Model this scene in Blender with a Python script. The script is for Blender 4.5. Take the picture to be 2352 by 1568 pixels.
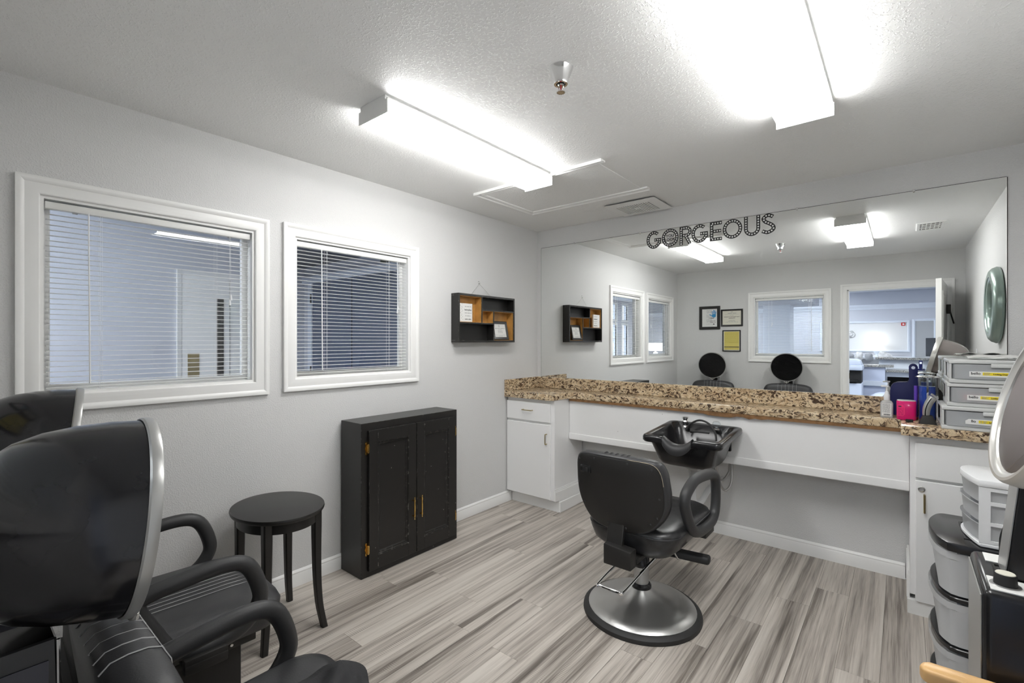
import bpy, bmesh, math, random
from math import sin, cos, pi, radians
from mathutils import Vector, Matrix
RND = random.Random(11)
SC = bpy.context.scene
COL = SC.collection
for o in list(bpy.data.objects):
    bpy.data.objects.remove(o)

# ------------------------------------------------------------------ camera, world, exposure
W, D, H = 3.2184, 3.6263, 2.44          # room: X along the mirror wall, Y towards it, Z up
cam_d = bpy.data.cameras.new('camera')
cam = bpy.data.objects.new('camera', cam_d)
COL.objects.link(cam)
cam_d.sensor_width = 36.0
cam_d.lens = 1087.1139 / 2352 * 36
cam_d.clip_start = 0.02
cam_d.clip_end = 200
cam.location = (2.6761, -3.6277, 1.3973)
cam.rotation_euler = (pi / 2, 0, radians(39.4974))
SC.camera = cam
wd = bpy.data.worlds.new('sky')
SC.world = wd
wd.use_nodes = True
wd.node_tree.nodes['Background'].inputs[0].default_value = (0.78, 0.87, 1.0, 1)
wd.node_tree.nodes['Background'].inputs[1].default_value = 3.0
SC.view_settings.view_transform = 'Standard'
SC.view_settings.look = 'None'
SC.view_settings.gamma = 1
SC.view_settings.use_curve_mapping = False
SC.view_settings.exposure = 0.42
LAMP = 19.0          # fluorescent lens
LOBBY = 27.0         # light panels added in the lobby


# ------------------------------------------------------------------ materials
def nodes(m):
    m.use_nodes = True
    nt = m.node_tree
    return nt, nt.nodes, nt.links, nt.nodes['Principled BSDF']


def mat(name, col, rough=0.5, metal=0.0, bump=0.0, bscale=200, coat=0.0, spec=0.5, var=0.0, vscale=6, trans=0, ior=1.45):
    m = bpy.data.materials.new(name)
    nt, N, L, b = nodes(m)
    b.inputs['Base Color'].default_value = (*col, 1)
    b.inputs['Roughness'].default_value = rough
    b.inputs['Metallic'].default_value = metal
    b.inputs['Specular IOR Level'].default_value = spec
    b.inputs['Coat Weight'].default_value = coat
    b.inputs['Transmission Weight'].default_value = trans
    b.inputs['IOR'].default_value = ior
    tc = N.new('ShaderNodeTexCoord')
    if bump:
        n = N.new('ShaderNodeTexNoise')
        n.inputs['Scale'].default_value = bscale
        n.inputs['Detail'].default_value = 3
        L.new(tc.outputs['Object'], n.inputs['Vector'])
        bp = N.new('ShaderNodeBump')
        bp.inputs['Strength'].default_value = bump
        bp.inputs['Distance'].default_value = 0.002
        L.new(n.outputs['Fac'], bp.inputs['Height'])
        L.new(bp.outputs['Normal'], b.inputs['Normal'])
    if var:
        n = N.new('ShaderNodeTexNoise')
        n.inputs['Scale'].default_value = vscale
        n.inputs['Detail'].default_value = 5
        L.new(tc.outputs['Object'], n.inputs['Vector'])
        r = N.new('ShaderNodeValToRGB')
        r.color_ramp.elements[0].position = 0.3
        r.color_ramp.elements[1].position = 0.72
        r.color_ramp.elements[0].color = (*[c * (1 - var) for c in col], 1)
        r.color_ramp.elements[1].color = (*[min(1, c * (1 + var)) for c in col], 1)
        L.new(n.outputs['Fac'], r.inputs['Fac'])
        L.new(r.outputs['Color'], b.inputs['Base Color'])
    return m


def emit(name, col, s):
    m = bpy.data.materials.new(name)
    nt, N, L, b = nodes(m)
    b.inputs['Base Color'].default_value = (0.8, 0.8, 0.8, 1)
    b.inputs['Emission Color'].default_value = (*col, 1)
    b.inputs['Emission Strength'].default_value = s
    return m


def paint(name, col, scale, strength, lump, dist=0.004):
    """painted drywall with a sprayed texture: relief only"""
    m = bpy.data.materials.new(name)
    nt, N, L, b = nodes(m)
    b.inputs['Base Color'].default_value = (*col, 1)
    b.inputs['Roughness'].default_value = 0.55
    tc = N.new('ShaderNodeTexCoord')
    n = N.new('ShaderNodeTexNoise')
    n.inputs['Scale'].default_value = scale
    n.inputs['Detail'].default_value = 2.5
    L.new(tc.outputs['Object'], n.inputs['Vector'])
    r = N.new('ShaderNodeValToRGB')
    r.color_ramp.elements[0].position = lump
    r.color_ramp.elements[1].position = min(1, lump + 0.14)
    L.new(n.outputs['Fac'], r.inputs['Fac'])
    bp = N.new('ShaderNodeBump')
    bp.inputs['Strength'].default_value = strength
    bp.inputs['Distance'].default_value = dist
    L.new(r.outputs['Color'], bp.inputs['Height'])
    L.new(bp.outputs['Normal'], b.inputs['Normal'])
    return m


def glass_thin(name, tint=(1, 1, 1), refl=1.0, rough=0.0):
    m = bpy.data.materials.new(name)
    m.use_nodes = True
    nt = m.node_tree
    N, L = nt.nodes, nt.links
    N.remove(N['Principled BSDF'])
    t = N.new('ShaderNodeBsdfTransparent')
    t.inputs[0].default_value = (*tint, 1)
    g = N.new('ShaderNodeBsdfGlossy')
    g.inputs['Roughness'].default_value = rough
    f = N.new('ShaderNodeLayerWeight')
    f.inputs['Blend'].default_value = 0.5
    pw = N.new('ShaderNodeMath')
    pw.operation = 'POWER'
    pw.inputs[1].default_value = 5
    L.new(f.outputs['Facing'], pw.inputs[0])
    mu = N.new('ShaderNodeMath')
    mu.operation = 'MULTIPLY_ADD'
    mu.inputs[1].default_value = 0.9 * refl
    mu.inputs[2].default_value = 0.04 * refl
    mu.use_clamp = True
    L.new(pw.outputs[0], mu.inputs[0])
    mx = N.new('ShaderNodeMixShader')
    L.new(mu.outputs[0], mx.inputs[0])
    L.new(t.outputs[0], mx.inputs[1])
    L.new(g.outputs[0], mx.inputs[2])
    L.new(mx.outputs[0], N['Material Output'].inputs[0])
    return m


def frosted(name, col, clear=0.45, rough=0.25):
    """milky translucent plastic"""
    m = bpy.data.materials.new(name)
    nt, N, L, b = nodes(m)
    b.inputs['Base Color'].default_value = (*col, 1)
    b.inputs['Roughness'].default_value = rough
    t = N.new('ShaderNodeBsdfTransparent')
    t.inputs[0].default_value = (0.9, 0.92, 0.93, 1)
    mx = N.new('ShaderNodeMixShader')
    mx.inputs[0].default_value = clear
    L.new(b.outputs[0], mx.inputs[1])
    L.new(t.outputs[0], mx.inputs[2])
    L.new(mx.outputs[0], N['Material Output'].inputs[0])
    return m


def wood_plank():
    m = bpy.data.materials.new('grey_vinyl_plank')
    nt, N, L, b = nodes(m)

    def math_(op, a, bb=None, c=None):
        n = N.new('ShaderNodeMath')
        n.operation = op
        for i, v in enumerate((a, bb, c)):
            if v is None:
                continue
            if isinstance(v, (int, float)):
                n.inputs[i].default_value = v
            else:
                L.new(v, n.inputs[i])
        return n.outputs[0]
    tc = N.new('ShaderNodeTexCoord')
    oi = N.new('ShaderNodeObjectInfo')
    sp = N.new('ShaderNodeSeparateXYZ')
    L.new(tc.outputs['Object'], sp.inputs[0])
    rnd = oi.outputs['Random']
    x, y = sp.outputs[0], sp.outputs[1]
    seed = math_('MULTIPLY', rnd, 91.7)
    strip = math_('FLOOR', math_('MULTIPLY', math_('ADD', x, 0.0), 1 / 0.0507))
    wn = N.new('ShaderNodeTexWhiteNoise')
    wn.noise_dimensions = '2D'
    cv = N.new('ShaderNodeCombineXYZ')
    L.new(strip, cv.inputs[0])
    L.new(seed, cv.inputs[1])
    L.new(cv.outputs[0], wn.inputs['Vector'])
    tone = wn.outputs['Value']
    # long streaks along the plank
    cs = N.new('ShaderNodeCombineXYZ')
    L.new(math_('ADD', math_('MULTIPLY', x, 34), math_('MULTIPLY', tone, 40)), cs.inputs[0])
    L.new(math_('ADD', math_('MULTIPLY', y, 0.9), seed), cs.inputs[1])
    L.new(seed, cs.inputs[2])
    n1 = N.new('ShaderNodeTexNoise')
    n1.inputs['Scale'].default_value = 1.0
    n1.inputs['Detail'].default_value = 3
    n1.inputs['Distortion'].default_value = 0.12
    L.new(cs.outputs[0], n1.inputs['Vector'])
    cs2 = N.new('ShaderNodeCombineXYZ')
    L.new(math_('MULTIPLY', x, 170), cs2.inputs[0])
    L.new(math_('ADD', math_('MULTIPLY', y, 5), seed), cs2.inputs[1])
    L.new(seed, cs2.inputs[2])
    n2 = N.new('ShaderNodeTexNoise')
    n2.inputs['Scale'].default_value = 1.0
    n2.inputs['Detail'].default_value = 4
    L.new(cs2.outputs[0], n2.inputs['Vector'])
    # saw marks across, in patches
    saw = math_('SINE', math_('MULTIPLY', y, 620))
    cs3 = N.new('ShaderNodeCombineXYZ')
    L.new(math_('MULTIPLY', x, 22), cs3.inputs[0])
    L.new(math_('ADD', math_('MULTIPLY', y, 4), seed), cs3.inputs[1])
    n3 = N.new('ShaderNodeTexNoise')
    n3.inputs['Scale'].default_value = 1.0
    n3.inputs['Detail'].default_value = 1
    L.new(cs3.outputs[0], n3.inputs['Vector'])
    patch = N.new('ShaderNodeMapRange')
    patch.inputs[1].default_value = 0.56
    patch.inputs[2].default_value = 0.70
    L.new(n3.outputs['Fac'], patch.inputs[0])
    v = math_('ADD', math_('MULTIPLY', tone, 0.36), math_('MULTIPLY', math_('SUBTRACT', n1.outputs['Fac'], 0.5), 1.4))
    v = math_('ADD', v, math_('MULTIPLY', math_('SUBTRACT', n2.outputs['Fac'], 0.5), 0.62))
    v = math_('ADD', v, math_('MULTIPLY', math_('MULTIPLY', saw, patch.outputs[0]), 0.13))
    v = math_('ADD', v, 0.43)
    v = math_('ADD', v, math_('MULTIPLY', math_('SUBTRACT', rnd, 0.5), 0.10))
    r = N.new('ShaderNodeValToRGB')
    e = r.color_ramp.elements
    e[0].position = 0.02
    e[0].color = (0.085, 0.072, 0.060, 1)
    e[1].position = 0.95
    e[1].color = (0.60, 0.555, 0.50, 1)
    for p, c in ((0.28, (0.19, 0.165, 0.143)), (0.50, (0.37, 0.33, 0.292)), (0.70, (0.50, 0.455, 0.405))):
        k = e.new(p)
        k.color = (*c, 1)
    L.new(v, r.inputs['Fac'])
    L.new(r.outputs['Color'], b.inputs['Base Color'])
    b.inputs['Roughness'].default_value = 0.42
    bp = N.new('ShaderNodeBump')
    bp.inputs['Strength'].default_value = 0.25
    bp.inputs['Distance'].default_value = 0.001
    L.new(n2.outputs['Fac'], bp.inputs['Height'])
    L.new(bp.outputs['Normal'], b.inputs['Normal'])
    return m


def granite(name, light=1.0):
    m = bpy.data.materials.new(name)
    nt, N, L, b = nodes(m)
    tc = N.new('ShaderNodeTexCoord')
    mp = N.new('ShaderNodeMapping')
    mp.inputs['Rotation'].default_value = (0.5, 0.6, 0.5)
    mp.inputs['Scale'].default_value = (1, 1, 1.5)
    L.new(tc.outputs['Object'], mp.inputs[0])
    n0 = N.new('ShaderNodeTexNoise')
    n0.inputs['Scale'].default_value = 16
    n0.inputs['Detail'].default_value = 5
    n0.inputs['Roughness'].default_value = 0.62
    n0.inputs['Distortion'].default_value = 1.3
    L.new(mp.outputs[0], n0.inputs['Vector'])
    r0 = N.new('ShaderNodeValToRGB')
    e = r0.color_ramp.elements
    e[0].position = 0.30
    e[0].color = (0.30, 0.19, 0.10, 1)
    e[1].position = 0.72
    e[1].color = (0.80, 0.68, 0.50, 1)
    k = e.new(0.44)
    k.color = (0.58, 0.43, 0.27, 1)
    k = e.new(0.56)
    k.color = (0.70, 0.56, 0.37, 1)
    L.new(n0.outputs['Fac'], r0.inputs['Fac'])
    # dark veins: thin bands of a distorted noise
    n1 = N.new('ShaderNodeTexNoise')
    n1.inputs['Scale'].default_value = 21
    n1.inputs['Detail'].default_value = 6
    n1.inputs['Roughness'].default_value = 0.7
    n1.inputs['Distortion'].default_value = 2.2
    L.new(mp.outputs[0], n1.inputs['Vector'])
    r1 = N.new('ShaderNodeValToRGB')
    e = r1.color_ramp.elements
    e[0].position = 0.445
    e[0].color = (1, 1, 1, 1)
    e[1].position = 0.49
    e[1].color = (0, 0, 0, 1)
    L.new(n1.outputs['Fac'], r1.inputs['Fac'])
    vo = N.new('ShaderNodeTexVoronoi')
    vo.inputs['Scale'].default_value = 130
    L.new(tc.outputs['Object'], vo.inputs['Vector'])
    r2 = N.new('ShaderNodeValToRGB')
    e = r2.color_ramp.elements
    e[0].position = 0.10
    e[0].color = (0.8, 0.8, 0.8, 1)
    e[1].position = 0.2
    e[1].color = (0, 0, 0, 1)
    L.new(vo.outputs['Distance'], r2.inputs['Fac'])
    mx = N.new('ShaderNodeMix')
    mx.data_type = 'RGBA'
    L.new(r1.outputs['Color'], mx.inputs['Factor'])
    L.new(r0.outputs['Color'], mx.inputs['A'])
    mx.inputs['B'].default_value = (0.075, 0.045, 0.028, 1)
    mx2 = N.new('ShaderNodeMix')
    mx2.data_type = 'RGBA'
    L.new(r2.outputs['Color'], mx2.inputs['Factor'])
    L.new(mx.outputs['Result'], mx2.inputs['A'])
    mx2.inputs['B'].default_value = (0.16, 0.10, 0.06, 1)
    L.new(mx2.outputs['Result'], b.inputs['Base Color'])
    b.inputs['Roughness'].default_value = 0.22
    return m


def worn_black(name, rough=0.33):
    """black paint rubbed through to pale primer in chips along the arrises"""
    m = bpy.data.materials.new(name)
    nt, N, L, b = nodes(m)
    tc = N.new('ShaderNodeTexCoord')
    n = N.new('ShaderNodeTexNoise')
    n.inputs['Scale'].default_value = 45
    n.inputs['Detail'].default_value = 5
    L.new(tc.outputs['Object'], n.inputs['Vector'])
    bv = N.new('ShaderNodeBevel')
    bv.samples = 6
    bv.inputs['Radius'].default_value = 0.0028
    ge = N.new('ShaderNodeNewGeometry')
    dt = N.new('ShaderNodeVectorMath')
    dt.operation = 'DOT_PRODUCT'
    L.new(bv.outputs[0], dt.inputs[0])
    L.new(ge.outputs['Normal'], dt.inputs[1])
    mr = N.new('ShaderNodeMapRange')        # 1 on an arris, 0 on the flat
    mr.inputs[1].default_value = 0.995
    mr.inputs[2].default_value = 0.90
    L.new(dt.outputs['Value'], mr.inputs[0])
    ad = N.new('ShaderNodeMath')
    ad.operation = 'MULTIPLY_ADD'
    ad.inputs[1].default_value = 0.17
    L.new(mr.outputs[0], ad.inputs[0])
    L.new(n.outputs['Fac'], ad.inputs[2])
    r = N.new('ShaderNodeValToRGB')
    r.color_ramp.elements[0].position = 0.725
    r.color_ramp.elements[0].color = (0.015, 0.014, 0.013, 1)
    r.color_ramp.elements[1].position = 0.76
    r.color_ramp.elements[1].color = (0.38, 0.36, 0.33, 1)
    L.new(ad.outputs[0], r.inputs['Fac'])
    L.new(r.outputs['Color'], b.inputs['Base Color'])
    b.inputs['Roughness'].default_value = rough
    return m


M = {}
M['wall'] = paint('grey_wall_paint', (0.69, 0.69, 0.685), 150, 0.30, 0.50)
M['ceil'] = paint('ceiling_knockdown', (0.90, 0.90, 0.89), 110, 0.40, 0.52)
M['lobby'] = paint('lobby_wall_paint', (0.56, 0.58, 0.64), 130, 0.1, 0.50)
M['lobbyw'] = mat('lobby_white', (0.70, 0.745, 0.82), 0.5)
M['white'] = mat('white_trim', (0.88, 0.88, 0.865), 0.35)
M['cabw'] = mat('white_cabinet', (0.87, 0.87, 0.865), 0.32, bump=0.03, bscale=40)
M['grey'] = mat('grey_frame', (0.42, 0.42, 0.41), 0.5)
M['blind'] = mat('blind_white', (0.84, 0.84, 0.82), 0.4)
M['plank'] = wood_plank()
M['joint'] = mat('floor_joint', (0.03, 0.026, 0.022), 0.8)
M['carpet'] = mat('lobby_carpet', (0.20, 0.21, 0.24), 0.95, bump=0.4, bscale=300)
M['granite'] = granite('granite')
M['ply'] = mat('raw_plywood_edge', (0.24, 0.125, 0.05), 0.7, var=0.3, vscale=30)
M['mirror'] = mat('mirror_silver', (0.90, 0.915, 0.905), 0.0, 1.0)
M['chrome'] = mat('chrome', (0.82, 0.82, 0.82), 0.09, 1.0)
M['steel'] = mat('brushed_steel', (0.60, 0.60, 0.59), 0.33, 1.0, bump=0.05, bscale=300)
M['silver'] = mat('silver_plastic', (0.42, 0.42, 0.41), 0.32, 0.55)
M['brass'] = mat('brass', (0.72, 0.46, 0.14), 0.22, 1.0)
M['brassd'] = mat('aged_brass', (0.42, 0.34, 0.18), 0.3, 1.0)
M['bvinyl'] = mat('black_vinyl', (0.032, 0.032, 0.034), 0.42, bump=0.18, bscale=260, spec=0.6)
M['bvinyl2'] = mat('scuffed_black_vinyl', (0.026, 0.026, 0.027), 0.33, bump=0.2, bscale=90, spec=0.6, var=0.5, vscale=25)
M['burethane'] = mat('black_urethane', (0.036, 0.036, 0.037), 0.45, bump=0.15, bscale=500)
M['bplastic'] = mat('black_plastic', (0.014, 0.014, 0.015), 0.22, spec=0.55)
M['bpanel'] = mat('black_panel', (0.017, 0.016, 0.015), 0.5)
M['hood'] = mat('black_gloss_hood', (0.012, 0.012, 0.014), 0.16, spec=0.6, var=0.4, vscale=8)
M['hoodin'] = mat('black_hood_lining', (0.012, 0.012, 0.012), 0.2)
M['bcab'] = worn_black('worn_black_paint')
M['bwood'] = mat('black_lacquer', (0.016, 0.015, 0.014), 0.34)
M['stitch'] = mat('pale_thread', (0.33, 0.33, 0.33), 0.6)
M['stitchd'] = mat('dark_seam', (0.10, 0.10, 0.10), 0.5)
M['oak'] = mat('varnished_oak', (0.50, 0.26, 0.07), 0.3, var=0.25, vscale=14)
M['beech'] = mat('beech_arm', (0.76, 0.47, 0.20), 0.3, var=0.12, vscale=10)
M['lens'] = emit('fluorescent_lens', (1.0, 0.997, 0.985), LAMP * 0.85)
M['lens_side'] = emit('fluorescent_lens_side', (1.0, 0.997, 0.985), LAMP * 1.05)
M['glass'] = glass_thin('window_glass', (0.96, 0.975, 0.985), 1.0)
M['cleargl'] = glass_thin('clear_plastic', (0.93, 0.95, 0.96), 1.2)
M['clear'] = frosted('clear_bin_plastic', (0.66, 0.68, 0.69), 0.45, 0.2)
M['milky'] = frosted('milky_drawer_plastic', (0.72, 0.73, 0.74), 0.35, 0.3)
M['bin'] = mat('grey_bin_lid', (0.62, 0.63, 0.62), 0.3)
M['wplast'] = mat('white_plastic', (0.83, 0.84, 0.85), 0.35)
M['paper'] = mat('paper', (0.80, 0.80, 0.78), 0.8)
M['cream'] = mat('cream_paper', (0.72, 0.70, 0.60), 0.8)
M['yellow'] = mat('yellow_paper', (0.70, 0.60, 0.17), 0.8)
M['label_yellow'] = mat('label_yellow', (0.85, 0.68, 0.02), 0.6)
M['ink'] = mat('ink', (0.03, 0.03, 0.03), 0.7)
M['inkg'] = mat('grey_ink', (0.34, 0.34, 0.34), 0.7)
M['inkb'] = mat('blue_ink', (0.04, 0.27, 0.55), 0.7)
M['decal'] = mat('black_decal_vinyl', (0.018, 0.018, 0.018), 0.5)
M['dots'] = mat('white_decal_dots', (0.80, 0.80, 0.78), 0.6)
M['teal'] = mat('sage_green_metal', (0.30, 0.39, 0.35), 0.28, 0.35, coat=0.4)
M['dial'] = mat('clock_dial', (0.62, 0.62, 0.60), 0.4)
M['magenta'] = mat('magenta_tin', (0.72, 0.006, 0.16), 0.18, coat=0.5)
M['pinkl'] = mat('pink_label', (0.90, 0.03, 0.20), 0.4)
M['navy'] = mat('navy_plastic', (0.010, 0.013, 0.075), 0.5, bump=0.15, bscale=150, spec=0.2)
M['bluefluid'] = mat('blue_fluid', (0.01, 0.06, 0.42), 0.15, coat=0.5)
M['purple'] = mat('purple_plastic', (0.12, 0.05, 0.42), 0.3)
M['red'] = mat('red_enamel', (0.55, 0.02, 0.02), 0.35)
M['redcloth'] = mat('pink_contents', (0.55, 0.12, 0.11), 0.6)
M['content'] = mat('grey_contents', (0.24, 0.26, 0.29), 0.6, var=0.5, vscale=25)
M['cape'] = mat('black_cape_cloth', (0.022, 0.022, 0.024), 0.75, bump=0.3, bscale=300)
M['smoke'] = mat('smoked_bronze_hood', (0.20, 0.175, 0.165), 0.22, 0.35, coat=0.4)
M['smokein'] = mat('brown_grey_lining', (0.25, 0.22, 0.215), 0.4, 0.2)
M['rim'] = mat('silver_rim', (0.62, 0.61, 0.58), 0.3, 0.6)
M['rubber'] = mat('black_rubber', (0.022, 0.022, 0.022), 0.55)
M['braid'] = mat('braided_steel', (0.45, 0.44, 0.43), 0.4, 0.8, bump=0.3, bscale=600)
M['bluedoor'] = mat('slate_blue_door', (0.115, 0.14, 0.205), 0.45)
M['dark'] = mat('dark_slot', (0.02, 0.02, 0.02), 0.9)
M['shade'] = emit('lamp_shade', (1.0, 0.95, 0.86), 3.2)
M['addedglow'] = emit('added_panel_glow', (0.92, 0.96, 1.0), LOBBY)  # glow of the panels added to light the lobby
M['pillow'] = mat('grey_pillow', (0.30, 0.31, 0.33), 0.9)
M['pillow2'] = mat('pale_pillow', (0.62, 0.62, 0.62), 0.9, var=0.3, vscale=14)
M['granite2'] = mat('dark_granite', (0.28, 0.28, 0.27), 0.25, var=0.9, vscale=60)
M['copier'] = mat('copier_blue_white', (0.60, 0.66, 0.78), 0.4)
M['exitred'] = emit('exit_letters', (1.0, 0.06, 0.03), 2.2)
M['blueplastic'] = mat('pale_blue_plastic', (0.55, 0.60, 0.74), 0.5)
M['pinkwhite'] = mat('red_bulb', (0.35, 0.01, 0.02), 0.15)


# ------------------------------------------------------------------ mesh helpers
def nb():
    return bmesh.new()


def merge(bm, b2):
    me = bpy.data.meshes.new('tmp')
    b2.to_mesh(me)
    b2.free()
    bm.from_mesh(me)
    bpy.data.meshes.remove(me)


def box(bm, a, b, bev=0.0, seg=2, mtx=None):
    t = nb()
    x0, y0, z0 = a
    x1, y1, z1 = b
    r = bmesh.ops.create_cube(t, size=1.0)
    for v in t.verts:
        v.co = Vector(((x0 + x1) / 2 + v.co.x * (x1 - x0), (y0 + y1) / 2 + v.co.y * (y1 - y0), (z0 + z1) / 2 + v.co.z * (z1 - z0)))
    if bev:
        bmesh.ops.bevel(t, geom=list(t.edges), offset=bev, segments=seg, profile=0.5, affect='EDGES', clamp_overlap=True)
    if mtx is not None:
        t.transform(mtx)
    merge(bm, t)
    return bm


def prism(bm, poly, w0, w1, plane='XY', bev=0.0, seg=2, mtx=None):
    """polygon in a plane extruded along the third axis"""
    def P(u, v, w):
        return {'XY': (u, v, w), 'XZ': (u, w, v), 'YZ': (w, u, v)}[plane]
    t = nb()
    a = [t.verts.new(P(u, v, w0)) for u, v in poly]
    b = [t.verts.new(P(u, v, w1)) for u, v in poly]
    n = len(poly)
    t.faces.new(a)
    t.faces.new(b[::-1])
    for i in range(n):
        t.faces.new((a[i], b[i], b[(i + 1) % n], a[(i + 1) % n]))
    bmesh.ops.recalc_face_normals(t, faces=t.faces)
    if bev:
        es = [e for e in t.edges if e.calc_face_angle(0) > 0.5]
        bmesh.ops.bevel(t, geom=es, offset=bev, segments=seg, profile=0.5, affect='EDGES', clamp_overlap=True)
    if mtx is not None:
        t.transform(mtx)
    merge(bm, t)
    return bm


def smooth_path(pts, closed=False, sub=4):
    """Catmull-Rom"""
    P = [Vector(p) for p in pts]
    n = len(P)
    out = []
    rng = n if closed else n - 1
    for i in range(rng):
        p1, p2 = P[i], P[(i + 1) % n]
        p0 = P[i - 1] if (closed or i > 0) else p1
        p3 = P[(i + 2) % n] if (closed or i + 2 < n) else p2
        for k in range(sub):
            t = k / sub
            out.append(0.5 * ((2 * p1) + (-p0 + p2) * t + (2 * p0 - 5 * p1 + 4 * p2 - p3) * t * t + (-p0 + 3 * p1 - 3 * p2 + p3) * t ** 3))
    if not closed:
        out.append(P[-1])
    return out


def tube(bm, pts, r, n=8, closed=False, r2=None, up=None):
    P = [Vector(p) for p in pts]
    m = len(P)
    rings = []
    nrm = None
    for i in range(m):
        a = P[i - 1] if (i > 0 or closed) else P[i]
        b = P[(i + 1) % m] if (i < m - 1 or closed) else P[i]
        t = (b - a).normalized()
        if nrm is None:
            u0 = Vector(up) if up else (Vector((0, 0, 1)) if abs(t.z) < 0.9 else Vector((1, 0, 0)))
            nrm = (u0 - t * u0.dot(t)).normalized()
        else:
            nrm = (nrm - t * nrm.dot(t)).normalized()
        bi = t.cross(nrm)
        ra = r[i] if isinstance(r, (list, tuple)) else r
        rb = ra if r2 is None else r2
        rings.append([bm.verts.new(P[i] + nrm * (ra * cos(2 * pi * k / n)) + bi * (rb * sin(2 * pi * k / n))) for k in range(n)])
    for i in range(m if closed else m - 1):
        A, B = rings[i], rings[(i + 1) % m]
        off = 0
        if closed and i == m - 1:
            off = min(range(n), key=lambda s: sum((A[k].co - B[(k + s) % n].co).length for k in range(n)))
        for k in range(n):
            bm.faces.new((A[k], A[(k + 1) % n], B[(k + 1 + off) % n], B[(k + off) % n]))
    if not closed:
        bm.faces.new(rings[0][::-1])
        bm.faces.new(rings[-1])
    return bm


def axis_m(c, d):
    """matrix taking local +Z to direction d at c"""
    d = Vector(d).normalized()
    u = Vector((0, 0, 1)) if abs(d.z) < 0.95 else Vector((1, 0, 0))
    x = u.cross(d).normalized()
    y = d.cross(x)
    m = Matrix((x, y, d)).transposed().to_4x4()
    m.translation = Vector(c)
    return m


def lathe(bm, prof, c=(0, 0, 0), d=(0, 0, 1), n=28, sx=1.0, sy=1.0):
    m = axis_m(c, d) if tuple(d) != (0, 0, 1) else Matrix.Translation(c)
    rings = []
    for r, h in prof:
        if r < 1e-6:
            rings.append([bm.verts.new(m @ Vector((0, 0, h)))])
        else:
            rings.append([bm.verts.new(m @ Vector((r * sx * cos(2 * pi * k / n), r * sy * sin(2 * pi * k / n), h))) for k in range(n)])
    for A, B in zip(rings, rings[1:]):
        if len(A) == 1 and len(B) == 1:
            continue
        for k in range(n):
            if len(A) == 1:
                bm.faces.new((A[0], B[k], B[(k + 1) % n]))
            elif len(B) == 1:
                bm.faces.new((A[k], A[(k + 1) % n], B[0]))
            else:
                bm.faces.new((A[k], A[(k + 1) % n], B[(k + 1) % n], B[k]))
    for ring, (r, h) in ((rings[0], prof[0]), (rings[-1], prof[-1])):
        if len(ring) > 1 and prof[0] != prof[-1]:
            bm.faces.new(ring)
    bmesh.ops.remove_doubles(bm, verts=bm.verts, dist=1e-6)
    bmesh.ops.recalc_face_normals(bm, faces=bm.faces)
    return bm


def rrect(cx, cy, hx, hy, r, n=5):
    out = []
    for sx, sy, a0 in ((1, 1, 0), (-1, 1, 90), (-1, -1, 180), (1, -1, 270)):
        for k in range(n + 1):
            a = radians(a0 + 90 * k / n)
            out.append((cx + sx * (hx - r) + r * cos(a), cy + sy * (hy - r) + r * sin(a)))
    return out


def loft(bm, rings, cap0=True, cap1=True):
    V = [[bm.verts.new(p) for p in ring] for ring in rings]
    n = len(V[0])
    for A, B in zip(V, V[1:]):
        for k in range(n):
            bm.faces.new((A[k], A[(k + 1) % n], B[(k + 1) % n], B[k]))
    if cap0:
        bm.faces.new(V[0][::-1])
    if cap1:
        bm.faces.new(V[-1])
    bmesh.ops.recalc_face_normals(bm, faces=bm.faces)
    return bm


def mitre_frame(bm, a0, a1, b0, b1, prof, place, open_bottom=False):
    """picture-frame moulding round a rectangle; prof = (outward offset, height) ; place(a,b,h) -> xyz"""
    rings = []
    for off, h in prof:
        if open_bottom:
            rings.append([place(a0 - off, b0, h), place(a0 - off, b1 + off, h), place(a1 + off, b1 + off, h), place(a1 + off, b0, h)])
        else:
            rings.append([place(a0 - off, b0 - off, h), place(a0 - off, b1 + off, h), place(a1 + off, b1 + off, h), place(a1 + off, b0 - off, h)])
    V = [[bm.verts.new(p) for p in r] for r in rings]
    segs = 3 if open_bottom else 4
    for A, B in zip(V, V[1:]):
        for k in range(segs):
            bm.faces.new((A[k], A[(k + 1) % 4], B[(k + 1) % 4], B[k]))
    if open_bottom:
        bm.faces.new([v[0] for v in V])
        bm.faces.new([v[3] for v in V])
    bmesh.ops.recalc_face_normals(bm, faces=bm.faces)
    return bm


ROOT = {}


def obj(name, bm, m, parent=None, label=None, kind=None, smooth=35):
    me = bpy.data.meshes.new(name)
    bm.to_mesh(me)
    bm.free()
    o = bpy.data.objects.new(name, me)
    COL.objects.link(o)
    if m is not None:
        me.materials.append(M[m] if isinstance(m, str) else m)
    if smooth:
        me.polygons.foreach_set('use_smooth', [True] * len(me.polygons))
        me.set_sharp_from_angle(angle=radians(smooth))
    if parent is not None:
        o.parent = parent
        mw = ROOT[parent.name]
        me.transform(mw.inverted())
        ROOT[o.name] = mw
    else:
        ROOT[o.name] = Matrix.Identity(4)
    if label:
        o['label'] = label
    if kind:
        o['kind'] = kind
    return o


def thing(name, label, cat, loc=(0, 0, 0), group=None):
    o = bpy.data.objects.new(name, None)
    COL.objects.link(o)
    o.empty_display_size = 0.05
    o.location = loc
    o['label'] = label
    o['category'] = cat
    if group:
        o['group'] = group
    ROOT[o.name] = Matrix.Translation(loc)
    return o


def tag(o, label, cat, group=None):
    o['label'] = label
    o['category'] = cat
    if group:
        o['group'] = group
    return o


def struct(name, bm, m, smooth=35):
    return obj(name, bm, m, kind='structure', smooth=smooth)


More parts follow.
